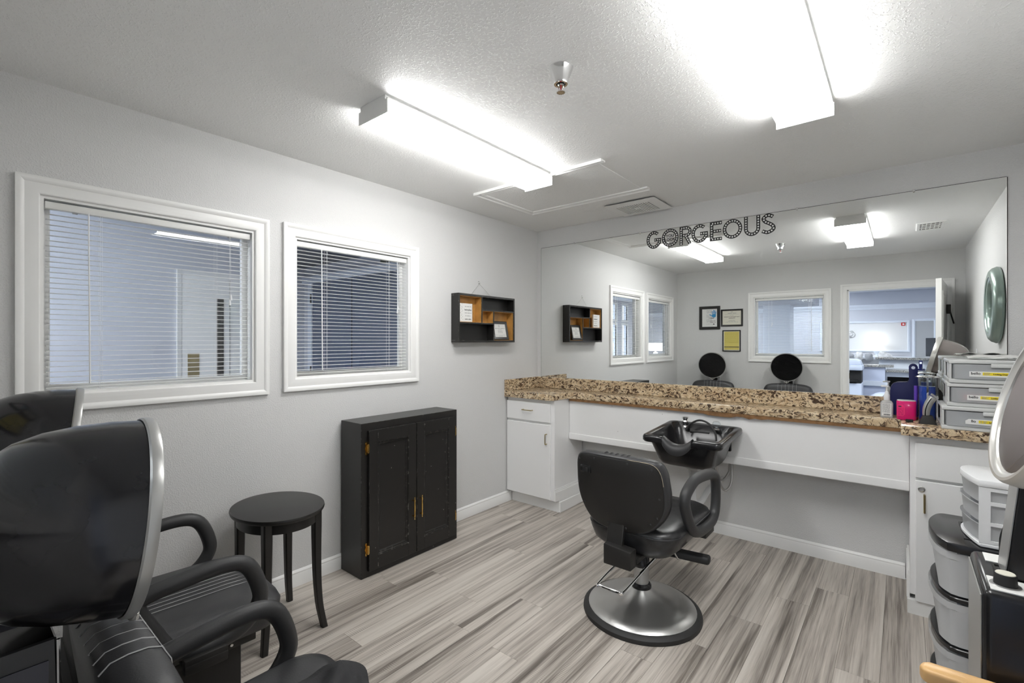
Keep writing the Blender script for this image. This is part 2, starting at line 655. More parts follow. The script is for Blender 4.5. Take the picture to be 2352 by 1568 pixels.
def copy_tree(root, loc, label, rotz=0.0, group=None):
    r = root.copy()
    COL.objects.link(r)
    r.location = loc
    r.rotation_euler = (0, 0, rotz)
    r['label'] = label
    if group:
        r['group'] = group
    ROOT[r.name] = Matrix.Translation(loc) @ Matrix.Rotation(rotz, 4, 'Z')

    def rec(a, b):
        for ch in list(a.children):
            c = ch.copy()
            COL.objects.link(c)
            c.parent = b
            ROOT[c.name] = ROOT[r.name]
            rec(ch, c)
    rec(root, r)
    return r


def text(name, s, size, m, origin, right, up, parent=None, align='CENTER', depth=0.0004, bold=0.0):
    cu = bpy.data.curves.new('t', 'FONT')
    cu.body = s
    cu.size = size
    cu.align_x = align
    cu.align_y = 'CENTER'
    cu.extrude = depth
    cu.offset = bold
    cu.resolution_u = 3
    t = bpy.data.objects.new('t', cu)
    COL.objects.link(t)
    dg = bpy.context.evaluated_depsgraph_get()
    me = bpy.data.meshes.new_from_object(t.evaluated_get(dg))
    bpy.data.objects.remove(t)
    bpy.data.curves.remove(cu)
    x = Vector(right).normalized()
    y = Vector(up).normalized()
    mt = Matrix((x, y, x.cross(y))).transposed().to_4x4()
    mt.translation = Vector(origin)
    me.transform(mt)
    b = nb()
    b.from_mesh(me)
    bpy.data.meshes.remove(me)
    return obj(name, b, m, parent, smooth=0)


def bars(bm, origin, right, up, items, t=0.0005):
    """flat printed marks: (u, v, width, height)"""
    x = Vector(right).normalized()
    y = Vector(up).normalized()
    n = x.cross(y)
    o = Vector(origin)
    for u, v, w, h in items:
        q = [o + x * a + y * b + n * t for a, b in ((u - w / 2, v - h / 2), (u + w / 2, v - h / 2), (u + w / 2, v + h / 2), (u - w / 2, v + h / 2))]
        bm.faces.new([bm.verts.new(p) for p in q])
    return bm


def wordlines(u0, u1, v, h, rnd, gap=0.25):
    """a line of unreadable print as word-long dashes"""
    out = []
    u = u0
    while u < u1:
        w = min(rnd.uniform(2, 6) * h, u1 - u)
        out.append((u + w / 2, v, w, h * 0.7))
        u += w + h * 0.8
    return out


# ------------------------------------------------------------------ room shell
TH = 0.115
WIN1 = (-3.4369, -2.4781, 1.1109, 2.0585)       # outer casing: y0 y1 z0 z1
WIN2 = (-2.4002, -1.4439, 1.1150, 2.0655)
WIN3 = (1.010, 1.980, 1.118, 2.076)             # back wall: x0 x1
CW = 0.070                                      # casing width


def inner(w):
    return (w[0] + CW, w[1] - CW, w[2] + CW, w[3] - CW)


def wall_with_holes(bm, u0, u1, z0, z1, holes, place):
    """slab between w=0 and w=1 with rectangular holes; place(u,z,w)"""
    us = sorted({u0, u1, *[h[0] for h in holes], *[h[1] for h in holes]})
    zs = sorted({z0, z1, *[h[2] for h in holes], *[h[3] for h in holes]})

    def hole(uc, zc):
        return any(h[0] < uc < h[1] and h[2] < zc < h[3] for h in holes)
    for i in range(len(us) - 1):
        for j in range(len(zs) - 1):
            if hole((us[i] + us[i + 1]) / 2, (zs[j] + zs[j + 1]) / 2):
                continue
            c = [(us[i], zs[j]), (us[i + 1], zs[j]), (us[i + 1], zs[j + 1]), (us[i], zs[j + 1])]
            for w in (0, 1):
                f = [bm.verts.new(place(u, z, w)) for u, z in c]
                bm.faces.new(f if w else f[::-1])
    def edge(ua, za, ub, zb):
        f = [bm.verts.new(place(*p)) for p in ((ua, za, 0), (ub, zb, 0), (ub, zb, 1), (ua, za, 1))]
        bm.faces.new(f)
    for h in holes + [(u0, u1, z0, z1)]:
        edge(h[0], h[2], h[1], h[2])
        edge(h[1], h[2], h[1], h[3])
        edge(h[1], h[3], h[0], h[3])
        edge(h[0], h[3], h[0], h[2])
    bmesh.ops.remove_doubles(bm, verts=bm.verts, dist=1e-5)
    bmesh.ops.recalc_face_normals(bm, faces=bm.faces)
    return bm


DX0, DX1, DZ = 2.146, 3.060, 2.040              # door opening in the back wall
wl = struct('wall_left', wall_with_holes(nb(), -D - TH, 0.12, 0, 2.75, [inner(WIN1), inner(WIN2)], lambda u, z, w: (-TH * w, u, z)), 'wall', 0)
wb = struct('wall_back', wall_with_holes(nb(), 0.0, W + 0.12, 0, 2.75, [inner(WIN3), (DX0, DX1, 0, DZ)], lambda u, z, w: (u, -D - TH * w, z)), 'wall', 0)
struct('wall_front', box(nb(), (0, 0, 0), (W + 0.12, 0.12, 2.75)), 'wall', 0)
struct('wall_right', box(nb(), (W, -D, 0), (W + 0.12, 0, 2.75)), 'wall', 0)
struct('ceiling', box(nb(), (0, -D, H), (W, 0, H + 0.08)), 'ceil', 0)

# floor: sub floor with every vinyl plank a piece of its own
fl = struct('floor', box(nb(), (0.0, -D - TH, -0.10), (W, 0.0, -0.0045)), 'joint', 0)
PW, PL = W / 21, 1.22
KNOWN = {6: -2.0, 5: -0.57, 7: -1.61, 3: -0.49, 2: -0.737, 4: -2.39, 14: -0.70, 15: -0.45, 13: -1.05, 12: -0.18, 18: -1.0}


def plank_mesh(y0, y1, x1=PW):
    b = nb()
    g, d, bt = 0.0004, 0.0008, -0.0044
    lo = [(g, y0 + g), (x1 - g, y0 + g), (x1 - g, y1 - g), (g, y1 - g)]
    hi = [(g + d, y0 + g + d), (x1 - g - d, y0 + g + d), (x1 - g - d, y1 - g - d), (g + d, y1 - g - d)]
    A = [b.verts.new((x, y, bt)) for x, y in lo]
    B = [b.verts.new((x, y, -0.0008)) for x, y in lo]
    T = [b.verts.new((x, y, 0)) for x, y in hi]
    for P, Q in ((A, B), (B, T)):
        for k in range(4):
            b.faces.new((P[k], P[(k + 1) % 4], Q[(k + 1) % 4], Q[k]))
    b.faces.new(T)
    me = bpy.data.meshes.new('plank')
    b.to_mesh(me)
    b.free()
    me.materials.append(M['plank'])
    return me


PLCACHE = {}
for c in range(21):
    e = KNOWN.get(c, -RND.uniform(0.1, 1.2))
    while e < 0:
        e += PL
    cuts = []
    y = e
    while y > -D - TH:
        y1, y0 = min(y, 0.0), max(y - PL, -D - TH)
        if y1 - y0 > 0.02:
            cuts.append((y0, y1))
        y -= PL
    for y0, y1 in cuts:
        ln = round(y1 - y0, 4)
        if ln not in PLCACHE:
            PLCACHE[ln] = plank_mesh(0, ln)
        o = bpy.data.objects.new('plank', PLCACHE[ln])
        COL.objects.link(o)
        o.parent = fl
        o.location = (c * PW, y0, 0)


def baseboard(name, a, b, nrm):
    """moulded skirting from a to b (floor points), nrm points into the room"""
    prof = [(0, 0), (0.013, 0), (0.013, 0.066), (0.010, 0.072), (0.011, 0.080), (0.006, 0.088), (0.0, 0.092)]
    bm = nb()
    rings = []
    for p in (a, b):
        rings.append([bm.verts.new((p[0] + nrm[0] * d, p[1] + nrm[1] * d, h)) for d, h in prof])
    n = len(prof)
    for k in range(n):
        bm.faces.new((rings[0][k], rings[0][(k + 1) % n], rings[1][(k + 1) % n], rings[1][k]))
    bm.faces.new(rings[0])
    bm.faces.new(rings[1][::-1])
    bmesh.ops.recalc_face_normals(bm, faces=bm.faces)
    return struct(name, bm, 'white', 30)


baseboard('baseboard_left', (0.0005, -D + 0.001, 0), (0.0005, -0.40, 0), (1, 0))
baseboard('baseboard_front', (0.525, -0.0005, 0), (2.69, -0.0005, 0), (0, -1))
baseboard('baseboard_back', (0.015, -D + 0.0005, 0), (2.075, -D + 0.0005, 0), (0, 1))
baseboard('baseboard_right', (W - 0.0005, -D + 0.001, 0), (W - 0.0005, -0.48, 0), (-1, 0))

CASE = [(0.0, 0.0), (0.0, 0.009), (0.004, 0.012), (0.018, 0.014), (0.030, 0.0135), (0.044, 0.011), (0.050, 0.016), (0.058, 0.019), (0.066, 0.020), (CW, 0.019), (CW, 0.0)]


def window(name, w, place, glass_name='pane'):
    """structure window: casing on both sides, jamb lining, sash and pane. place(a,b,h): h>0 into the salon"""
    a0, a1, b0, b1 = inner(w)
    bm = mitre_frame(nb(), a0, a1, b0, b1, CASE, place)
    o = struct(name, bm, 'white', 25)
    j = nb()
    for (p, q) in (((a0, b0, 0.0), (a1, b0 + 0.012, -TH)), ((a0, b1 - 0.012, 0.0), (a1, b1, -TH)), ((a0, b0 + 0.012, 0.0), (a0 + 0.012, b1 - 0.012, -TH)), ((a1 - 0.012, b0 + 0.012, 0.0), (a1, b1 - 0.012, -TH))):
        P, Q = Vector(place(*p)), Vector(place(*q))
        box(j, [min(P[i], Q[i]) for i in range(3)], [max(P[i], Q[i]) for i in range(3)])
    obj('jamb', j, 'white', o, smooth=0)
    s = nb()
    mitre_frame(s, a0 + 0.037, a1 - 0.037, b0 + 0.037, b1 - 0.037, [(0, -0.095), (0, -0.072), (0.005, -0.068), (0.025, -0.068), (0.025, -0.095)], place)
    obj('sash', s, 'white', o, smooth=0)
    P, Q = Vector(place(a0 + 0.034, b0 + 0.034, -0.086)), Vector(place(a1 - 0.034, b1 - 0.034, -0.083))
    obj('pane', box(nb(), [min(P[i], Q[i]) for i in range(3)], [max(P[i], Q[i]) for i in range(3)]), 'glass', o, smooth=0)
    c = mitre_frame(nb(), a0, a1, b0, b1, CASE, lambda a, b, h: place(a, b, -TH - h))
    obj('casing', c, 'white', o, smooth=25)
    return o


window('window_1', WIN1, lambda a, b, h: (h, a, b))
window('window_2', WIN2, lambda a, b, h: (h, a, b))
window('window_3', WIN3, lambda a, b, h: (a, -D + h, b))


def blind(label, w, place, slat0, zbot, ladders, wand, cord, n=33):
    a0, a1, b0, b1 = inner(w)
    a0 += 0.016
    a1 -= 0.016
    top = b1 - 0.018

    def bx(bm, p, q, bev=0):
        P, Q = Vector(place(*p)), Vector(place(*q))
        return box(bm, [min(P[i], Q[i]) for i in range(3)], [max(P[i], Q[i]) for i in range(3)], bev, 2)
    org = place((a0 + a1) / 2, top, -0.03)
    t = thing('venetian_blind', label, 'blind', org, 'white mini blinds in the salon windows')
    hr = obj('headrail', bx(nb(), (a0, top - 0.030, -0.044), (a1, top, -0.014), 0.004), 'blind', t)
    for e in (0.12, 0.88):
        u = a0 + (a1 - a0) * e
        obj('bracket', bx(nb(), (u - 0.008, top - 0.033, -0.042), (u + 0.008, top + 0.004, -0.030)), 'grey', t, smooth=0)
    z1 = top - 0.050
    # one slat: crowned strip, thin
    bm = nb()
    sec = []
    for k in range(4):
        s = -0.0125 + 0.025 * k / 3
        sec.append((s, 0.0018 * (1 - (s / 0.0125) ** 2)))
    sec = sec + [(s, h - 0.0009) for s, h in reversed(sec)]
    rings = [[bm.verts.new(place(u, z1 + h, -0.029 + s)) for s, h in sec] for u in (a0 + 0.004, a1 - 0.004)]
    m = len(sec)
    for k in range(m):
        bm.faces.new((rings[0][k], rings[0][(k + 1) % m], rings[1][(k + 1) % m], rings[1][k]))
    bm.faces.new(rings[0])
    bm.faces.new(rings[1][::-1])
    bmesh.ops.recalc_face_normals(bm, faces=bm.faces)
    s0 = obj('slat', bm, 'blind', t, smooth=40)
    step = (z1 - zbot - 0.016) / n
    for k in range(1, n + 1):
        s = s0.copy()
        COL.objects.link(s)
        s.parent = t
        s.location = (0, 0, -step * k)
    obj('bottom_rail', bx(nb(), (a0, zbot - 0.012, -0.042), (a1, zbot + 0.002, -0.016), 0.003), 'blind', t)
    for u in ladders:
        bm = nb()
        for h in (-0.0425, -0.0155):
            tube(bm, [place(u, top - 0.03, h), place(u, zbot, h)], 0.0007, 4)
        tube(bm, [place(u + 0.006, top - 0.03, -0.0155), place(u + 0.006, zbot, -0.0155)], 0.0006, 4)
        tube(bm, smooth_path([place(u - 0.012, zbot - 0.016, -0.012), place(u, zbot - 0.008, -0.011), place(u + 0.012, zbot - 0.016, -0.012)], sub=3), 0.0012, 4)
        obj('ladder_cord', bm, 'wplast', t)
    bm = tube(nb(), [place(wand, top - 0.028, -0.006), place(wand, top - 0.05, -0.005), place(wand + 0.004, zbot + 0.03, -0.004)], [0.003, 0.0028, 0.0035], 6)
    obj('tilt_wand', bm, 'wplast', t)
    bm = nb()
    tube(bm, [place(cord, top - 0.028, -0.008), place(cord + 0.001, top - 0.36, -0.006)], 0.0009, 5)
    tube(bm, [place(cord + 0.004, top - 0.028, -0.008), place(cord + 0.006, top - 0.335, -0.006)], 0.0009, 5)
    pc = obj('pull_cord', bm, 'wplast', t)
    bm = nb()
    for du, z in ((0.001, top - 0.36), (0.006, top - 0.335)):
        p = place(cord + du, z, -0.006)
        lathe(bm, [(0.0, 0.004), (0.003, 0.002), (0.0065, -0.022), (0.005, -0.026), (0, -0.026)], p, n=8)
    obj('tassel', bm, 'wplast', pc)
    return t


PLX = lambda a, b, h: (h, a, b)
blind('white mini blind in the large left window behind the hair dryer hoods', WIN1, PLX, 0, 1.190, (-3.1776, -2.7275), -3.2177, -2.668)
blind('white mini blind in the second left window, nearer the wall shelf', WIN2, PLX, 0, 1.195, (-2.1297, -1.6786), -2.166, -1.616)
blind('white mini blind in the back window, seen in the mirror above a dryer hood', WIN3, lambda a, b, h: (a, -D + h, b), 0, 1.232, (1.259, 1.731), 1.76, 1.30)

# door in the back wall: casing, lining and the open leaf
DCASE = [(o, h) for o, h in CASE]
d1 = struct('door_1', mitre_frame(nb(), DX0, DX1, 0, DZ, DCASE, lambda a, b, h: (a, -D + h, b), True), 'white', 25)
jb = nb()
box(jb, (DX0 - 0.001, -D - TH, 0), (DX0 + 0.014, -D + 0.001, DZ))
box(jb, (DX1 - 0.014, -D - TH, 0), (DX1 + 0.001, -D + 0.001, DZ))
box(jb, (DX0, -D - TH, DZ - 0.014), (DX1, -D + 0.001, DZ + 0.001))
obj('jamb', jb, 'white', d1, smooth=0)
obj('casing', mitre_frame(nb(), DX0, DX1, 0, DZ, DCASE, lambda a, b, h: (a, -D - TH - h, b), True), 'white', d1, smooth=25)
hx, hy = 3.047, -D + 0.022
ang = math.atan2(-2.725 - hy, 2.957 - hx)
lm = Matrix.Translation((hx, hy, 0)) @ Matrix.Rotation(ang, 4, 'Z')
leaf = obj('door_leaf', box(nb(), (0.0, -0.0225, 0.012), (0.885, 0.0225, DZ - 0.012), 0.002, 1, lm), 'white', d1, smooth=0)
bm = nb()
for z0, z1 in ((0.25, 0.95), (1.10, 1.88)):
    for s in (-1, 1):
        t = nb()
        mitre_frame(t, 0.14, 0.745, z0, z1, [(0, 0.0), (0.01, 0.006), (0.03, 0.006), (0.035, 0.0)], lambda a, b, h: (a, s * (0.0225 + h), b))
        t.transform(lm)
        merge(bm, t)
obj('door_panel', bm, 'white', leaf, smooth=0)
bm = nb()
for s in (-1, 1):
    t = nb()
    lathe(t, [(0.0, 0.0), (0.03, 0.0), (0.03, 0.006), (0.012, 0.01), (0.012, 0.035), (0.026, 0.045), (0.026, 0.06), (0.0, 0.066)], (0.825, s * 0.0225, 0.98), (0, s, 0), 16)
    t.transform(lm)
    merge(bm, t)
obj('door_knob', bm, 'steel', leaf)
bm = nb()
for z in (0.25, 1.02, 1.80):
    tube(bm, [(hx + 0.008, hy + 0.004, z - 0.045), (hx + 0.008, hy + 0.004, z + 0.045)], 0.006, 8)
obj('hinge', bm, 'steel', d1)
bm = nb()
t = nb()
box(t, (0.20, 0.0225, 1.70), (0.24, 0.06, 1.80), 0.004)
tube(t, [(0.22, 0.05, 1.74), (0.02, 0.075, 1.60)], 0.007, 6)
tube(t, [(0.02, 0.075, 1.60), (-0.0, 0.06, 1.66)], 0.007, 6)
t.transform(Matrix.Translation((hx, hy, 0)) @ Matrix.Rotation(ang, 4, 'Z') @ Matrix.Scale(-1, 4, (0, 1, 0)))
bmesh.ops.reverse_faces(t, faces=t.faces)
merge(bm, t)
obj('closer_arm', bm, 'bpanel', d1)
bm = box(nb(), (DX0 + 0.012, -D - 0.09, 0.93), (DX0 + 0.016, -D - 0.06, 1.0))
obj('strike_plate', bm, 'brassd', d1, smooth=0)

# ------------------------------------------------------------------ ceiling fixtures
def troffer(label, x0, x1, y0, y1):
    zc, zb = H, 2.366
    t = thing('ceiling_light', label, 'light', ((x0 + x1) / 2, (y0 + y1) / 2, zc), 'wraparound fluorescent lights on the salon ceiling')
    bm = nb()
    prism(bm, [(x0 + 0.016, zc), (x1 - 0.016, zc), (x1 - 0.016, zc - 0.008), (x1 - 0.003, zc - 0.014), (x1 - 0.003, zc - 0.024), (x0 + 0.003, zc - 0.024), (x0 + 0.003, zc - 0.014), (x0 + 0.016, zc - 0.008)], y0 + 0.006, y1 - 0.006, 'XZ')
    obj('housing', bm, 'white', t, smooth=0)
    prof = [(x0 + 0.009, zc - 0.0245), (x0 + 0.006, zb + 0.016), (x0 + 0.010, zb + 0.003), (x0 + 0.022, zb), (x1 - 0.022, zb), (x1 - 0.010, zb + 0.003), (x1 - 0.006, zb + 0.016), (x1 - 0.009, zc - 0.0245)]
    bm = prism(nb(), prof, y0 + 0.005, y1 - 0.005, 'XZ')
    ln = obj('lens', bm, 'lens', t, smooth=40)
    ln.data.materials.append(M['lens_side'])      # side flanks set brighter than the flat bottom to lift the ceiling
    for f in ln.data.polygons:
        if abs(f.normal.z) < 0.5:
            f.material_index = 1
    end = [(x0 + 0.014, zc - 0.0005), (x1 - 0.014, zc - 0.0005), (x1 - 0.014, zc - 0.020), (x1, zc - 0.020), (x1, zb - 0.003), (x0, zb - 0.003), (x0, zc - 0.020), (x0 + 0.014, zc - 0.020)]
    for y in (y0, y1 - 0.0045):
        e = obj('end_cap', prism(nb(), end, y, y + 0.0045, 'XZ'), 'white', t, smooth=0)
        lathe_b = tube(nb(), [((x0 + x1) / 2, y - 0.0004 if y == y0 else y + 0.0049, zc - 0.03), ((x0 + x1) / 2, y + 0.0002 if y == y0 else y + 0.004, zc - 0.03)], 0.010, 12)
        obj('knockout', lathe_b, 'white', e, smooth=0)
    return t


troffer('fluorescent wraparound light over the black cabinet side of the ceiling', 0.797, 1.008, -2.428, -1.212)
troffer('fluorescent wraparound light over the shampoo bowl side, cut by the frame top', 2.233, 2.452, -2.400, -1.190)

t = thing('fire_sprinkler', 'chrome pendent fire sprinkler on the salon ceiling between the two lights', 'sprinkler', (1.671, -2.115, H))
sx, sy = 1.671, -2.115
obj('escutcheon', lathe(nb(), [(0.047, 0), (0.046, -0.004), (0.029, -0.045), (0.030, -0.050), (0.026, -0.062), (0.018, -0.062), (0.018, -0.04), (0.0, -0.04)], (sx, sy, H), n=32), 'chrome', t)
bm = nb()
lathe(bm, [(0.0, -0.045), (0.012, -0.045), (0.012, -0.064), (0.008, -0.068), (0, -0.068)], (sx, sy, H), n=12)
for s in (-1, 1):
    tube(bm, smooth_path([(sx + s * 0.009, sy, H - 0.062), (sx + s * 0.011, sy, H - 0.075), (sx + s * 0.003, sy, H - 0.088)], sub=3), 0.0022, 6)
obj('frame_arms', bm, 'chrome', t)
obj('glass_bulb', tube(nb(), [(sx, sy, H - 0.067), (sx, sy, H - 0.086)], 0.0026, 8), 'pinkwhite', t)
bm = lathe(nb(), [(0, -0.087), (0.006, -0.087), (0.006, -0.090), (0.015, -0.092), (0.015, -0.0935), (0, -0.0935)], (sx, sy, H), n=16)
for k in range(12):
    a = 2 * pi * k / 12
    box(bm, (-0.0015, 0.012, -0.0935), (0.0015, 0.0175, -0.0915), mtx=Matrix.Translation((sx, sy, H)) @ Matrix.Rotation(a, 4, 'Z'))
obj('deflector', bm, 'chrome', t)

# attic hatch: panel with three moulded sides
hx0, hx1, hy0, hy1 = 0.348, 1.354, -1.230, -0.547
t = thing('attic_hatch', 'square attic access panel with white moulding on the ceiling, partly behind a light', 'hatch', ((hx0 + hx1) / 2, (hy0 + hy1) / 2, H))
obj('panel', box(nb(), (hx0 + 0.05, hy0 + 0.05, H - 0.004), (hx1 - 0.045, hy1 - 0.05, H - 0.0005)), 'ceil', t, smooth=0)
HP = [(0, 0), (0, 0.010), (0.010, 0.013), (0.014, 0.008), (0.030, 0.010), (0.040, 0.018), (0.052, 0.018), (0.052, 0)]
for (p, q, nn) in (((hx0, hy0), (hx0, hy1), (1, 0)), ((hx0, hy1), (hx1, hy1), (0, -1)), ((hx1, hy0), (hx0, hy0), (0, 1))):
    bm = nb()
    d = Vector((q[0] - p[0], q[1] - p[1])).normalized()
    rings = []
    for e, s in ((p, 1), (q, -1)):
        r = []
        for off, h in HP:
            inn = 0.052 - off
            mit = inn if not (abs(e[0] - hx1) < 1e-6) else 0.0
            r.append(bm.verts.new((e[0] + nn[0] * inn + d.x * s * mit, e[1] + nn[1] * inn + d.y * s * mit, H - h - 0.0003)))
        rings.append(r)
    n = len(HP)
    for k in range(n):
        bm.faces.new((rings[0][k], rings[0][(k + 1) % n], rings[1][(k + 1) % n], rings[1][k]))
    bm.faces.new(rings[0])
    bm.faces.new(rings[1][::-1])
    bmesh.ops.recalc_face_normals(bm, faces=bm.faces)
    obj('moulding', bm, 'white', t, smooth=25)

# exhaust fan grille near the corner
vx0, vx1, vy0, vy1 = 0.905, 1.298, -0.385, -0.022
t = thing('exhaust_vent', 'square white exhaust fan grille on the ceiling above the mirror', 'vent', ((vx0 + vx1) / 2, (vy0 + vy1) / 2, H))
gx0, gx1, gy0, gy1 = 0.975, 1.243, -0.315, -0.090
bm = nb()
mitre_frame(bm, gx0, gx1, gy0, gy1, [(0, 0.012), (0, 0.020), (0.05, 0.018), (0.069, 0.012), (0.060, 0.009)], lambda a, b, h: (a, b, H - h))
obj('frame', bm, 'white', t, smooth=25)
obj('backing', box(nb(), (gx0 - 0.03, gy0 - 0.03, H - 0.008), (gx1 + 0.03, gy1 + 0.03, H - 0.0005)), 'dark', t, smooth=0)
ns = 15
for k in range(ns + 1):
    x = gx0 + (gx1 - gx0) * k / ns
    obj('slat', box(nb(), (x - 0.0046, gy0 - 0.002, H - 0.0195), (x + 0.0046, gy1 + 0.002, H - 0.012)), 'white', t, smooth=0)
obj('badge', box(nb(), (1.085, -0.218, H - 0.0215), (1.135, -0.188, H - 0.012)), 'white', t, smooth=0)

# supply register by the right wall (seen in the mirror)
t = thing('supply_vent', 'white air supply register on the ceiling, seen in the mirror near the clock wall', 'vent', (2.872, -2.05, H))
bm = mitre_frame(nb(), 2.800, 2.945, -2.20, -1.90, [(0, 0.004), (0, 0.010), (0.02, 0.010), (0.028, 0.004), (0.028, 0.0005)], lambda a, b, h: (a, b, H - h))
obj('frame', bm, 'white', t, smooth=25)
obj('backing', box(nb(), (2.79, -2.21, H - 0.003), (2.955, -1.89, H - 0.0005)), 'dark', t, smooth=0)
for k in range(4):
    y = -2.20 + 0.3 * (k + 0.5) / 4 - 0.0375 + 0.0375
    obj('slat', box(nb(), (2.80, -2.20 + 0.075 * k + 0.060, H - 0.010), (2.945, -2.20 + 0.075 * k + 0.078, H - 0.003), mtx=None), 'white', t, smooth=0)
for k in range(5):
    x = 2.80 + 0.145 * (k + 0.5) / 5
    obj('slat', box(nb(), (x - 0.004, -2.20, H - 0.008), (x + 0.004, -1.90, H - 0.003)), 'white', t, smooth=0)

# ------------------------------------------------------------------ mirror and its lettering
mx0, mx1, mz0, mz1 = 0.048, 3.107, 1.0655, 2.2744
t = thing('wall_mirror', 'wide frameless wall mirror above the granite backsplash', 'mirror', ((mx0 + mx1) / 2, -0.001, mz0))
obj('mirror_glass', box(nb(), (mx0, -0.006, mz0), (mx1, -0.0015, mz1)), 'mirror', t, smooth=0)
bm = nb()
for p, q in (((mx0 - 0.002, -0.0055, mz0), (mx0, -0.001, mz1)), ((mx1, -0.0055, mz0), (mx1 + 0.0025, -0.001, mz1)), ((mx0, -0.0055, mz1), (mx1, -0.001, mz1 + 0.0025))):
    box(bm, p, q)
obj('dark_edge', bm, 'dark', t, smooth=0)
for x in (0.4135, 1.037, 2.1386, 2.729):
    bm = box(nb(), (x - 0.006, -0.0095, mz1 - 0.007), (x + 0.006, -0.0005, mz1 + 0.012), 0.002, 1)
    tube(bm, [(x, -0.010, mz1 + 0.007), (x, -0.004, mz1 + 0.007)], 0.004, 8)
    obj('clip', bm, 'chrome', t)

LZ0, LZ1 = 2.1345, 2.2735
LH = LZ1 - LZ0
ST = 0.0245                      # stroke width


def arc(cx, cz, rx, rz, a0, a1, n=20):
    return [(cx + rx * cos(radians(a0 + (a1 - a0) * k / n)), cz + rz * sin(radians(a0 + (a1 - a0) * k / n))) for k in range(n + 1)]


def letter_paths(ch, x0, x1):
    h = ST / 2
    a, b, lo, hi = x0 + h, x1 - h, LZ0 + h, LZ1 - h
    cx, cz = (a + b) / 2, (lo + hi) / 2
    rx, rz = (b - a) / 2, (hi - lo) / 2
    if ch == 'O':
        return [(arc(cx, cz, rx, rz, 0, 360, 40)[:-1], True)]
    if ch == 'G':
        return [(arc(cx, cz, rx, rz, 48, 330, 32) + [(b, lo + rz * 0.55), (b, cz - 0.002), (cx + 0.004, cz - 0.002)], False)]
    if ch == 'R':
        bz = cz + 0.002
        rr = (hi - bz) / 2
        return [([(a, lo - h), (a, hi), (b - rr - 0.006, hi)] + arc(b - rr - 0.004, hi - rr, rr, rr, 85, -85, 14) + [(a + h, bz)], False), ([(cx - 0.004, bz), (b - 0.002, lo - h)], False)]
    if ch == 'E':
        return [([(b + h, hi), (a, hi), (a, lo), (b + h, lo)], False), ([(a + h, cz), (b + h * 0.6, cz)], False)]
    if ch == 'U':
        r = rx
        return [([(a, hi + h), (a, lo + r)] + arc(cx, lo + r, r, r, 180, 360, 22)[1:-1] + [(b, lo + r), (b, hi + h)], False)]
    if ch == 'S':
        pts = [(b - 0.004, hi - 0.012), (cx + 0.008, hi), (cx - 0.012, hi - 0.001), (a + 0.006, hi - 0.014), (a + 0.004, cz + 0.034), (a + 0.016, cz + 0.016), (cx + 0.004, cz + 0.003), (b - 0.008, cz - 0.013), (b, cz - 0.032), (b - 0.010, lo + 0.010), (cx, lo), (cx - 0.014, lo + 0.001), (a - 0.004, lo + 0.012)]
        return [([(p.x, p.y) for p in smooth_path([(x, z, 0) for x, z in pts], sub=4)], False)]


def ribbon(bm, path, closed, w, y0, y1):
    n = len(path)
    P = [Vector(p) for p in path]
    L, Rr = [], []
    for i in range(n):
        a = P[i - 1] if (closed or i > 0) else None
        b = P[(i + 1) % n] if (closed or i < n - 1) else None
        d1 = (P[i] - a).normalized() if a is not None else None
        d2 = (b - P[i]).normalized() if b is not None else None
        d1 = d1 or d2
        d2 = d2 or d1
        nn = Vector((-d1.y - d2.y, d1.x + d2.x)).normalized()
        k = min(1.6, 1 / max(0.3, nn.dot(Vector((-d1.y, d1.x)))))
        L.append(P[i] + nn * (w / 2 * k))
        Rr.append(P[i] - nn * (w / 2 * k))
    rows = [[bm.verts.new((p.x, y, p.y)) for p in S] for S, y in ((L, y1), (L, y0), (Rr, y0), (Rr, y1))]
    for i in range(n if closed else n - 1):
        j = (i + 1) % n
        for r in range(3):
            bm.faces.new((rows[r][i], rows[r][j], rows[r + 1][j], rows[r + 1][i]))
    return bm


def resample(path, closed, step):
    P = [Vector(p) for p in path] + ([Vector(path[0])] if closed else [])
    tot = sum((P[i + 1] - P[i]).length for i in range(len(P) - 1))
    m = max(2, round(tot / step))
    want = [tot * (k + (0 if closed else 0.5)) / m for k in range(m)]
    out, acc, i = [], 0.0, 0
    for s in want:
        while i < len(P) - 2 and acc + (P[i + 1] - P[i]).length < s:
            acc += (P[i + 1] - P[i]).length
            i += 1
        d = (P[i + 1] - P[i])
        out.append(P[i] + d * ((s - acc) / max(d.length, 1e-9)))
    return out


dec = thing('wall_decal', 'black marquee lettering with white bulb dots stuck along the mirror top', 'sign', (1.55, -0.0065, LZ0))
for ch, a, b in (('G', 1.0924, 1.2116), ('O', 1.2173, 1.3495), ('R', 1.3577, 1.4535), ('G', 1.4483, 1.5674), ('E', 1.5825, 1.6661), ('O', 1.6719, 1.8031), ('U', 1.8146, 1.918), ('S', 1.9224, 2.0130)):
    bm, dt = nb(), nb()
    for q, (path, cl) in enumerate(letter_paths(ch, a, b)):
        ribbon(bm, path, cl, ST, -0.0068 - 0.0001 * q, -0.0062)
        for p in resample(path, cl, 0.0178):
            f = [dt.verts.new((p.x + 0.0056 * cos(2 * pi * k / 10), -0.0073, p.y + 0.0056 * sin(2 * pi * k / 10))) for k in range(10)]
            dt.faces.new(f)
    lo = obj('letter', bm, 'decal', dec, smooth=0)
    obj('bulb_dots', dt, 'dots', lo, smooth=0)
for s, dz in (('YOU', 0.014), ('LOOK', -0.014)):
    text('small_words', s, 0.030, 'decal', (1.2834, -0.0066, (LZ0 + LZ1) / 2 + dz), (1, 0, 0), (0, 0, 1), dec, bold=0.0006)

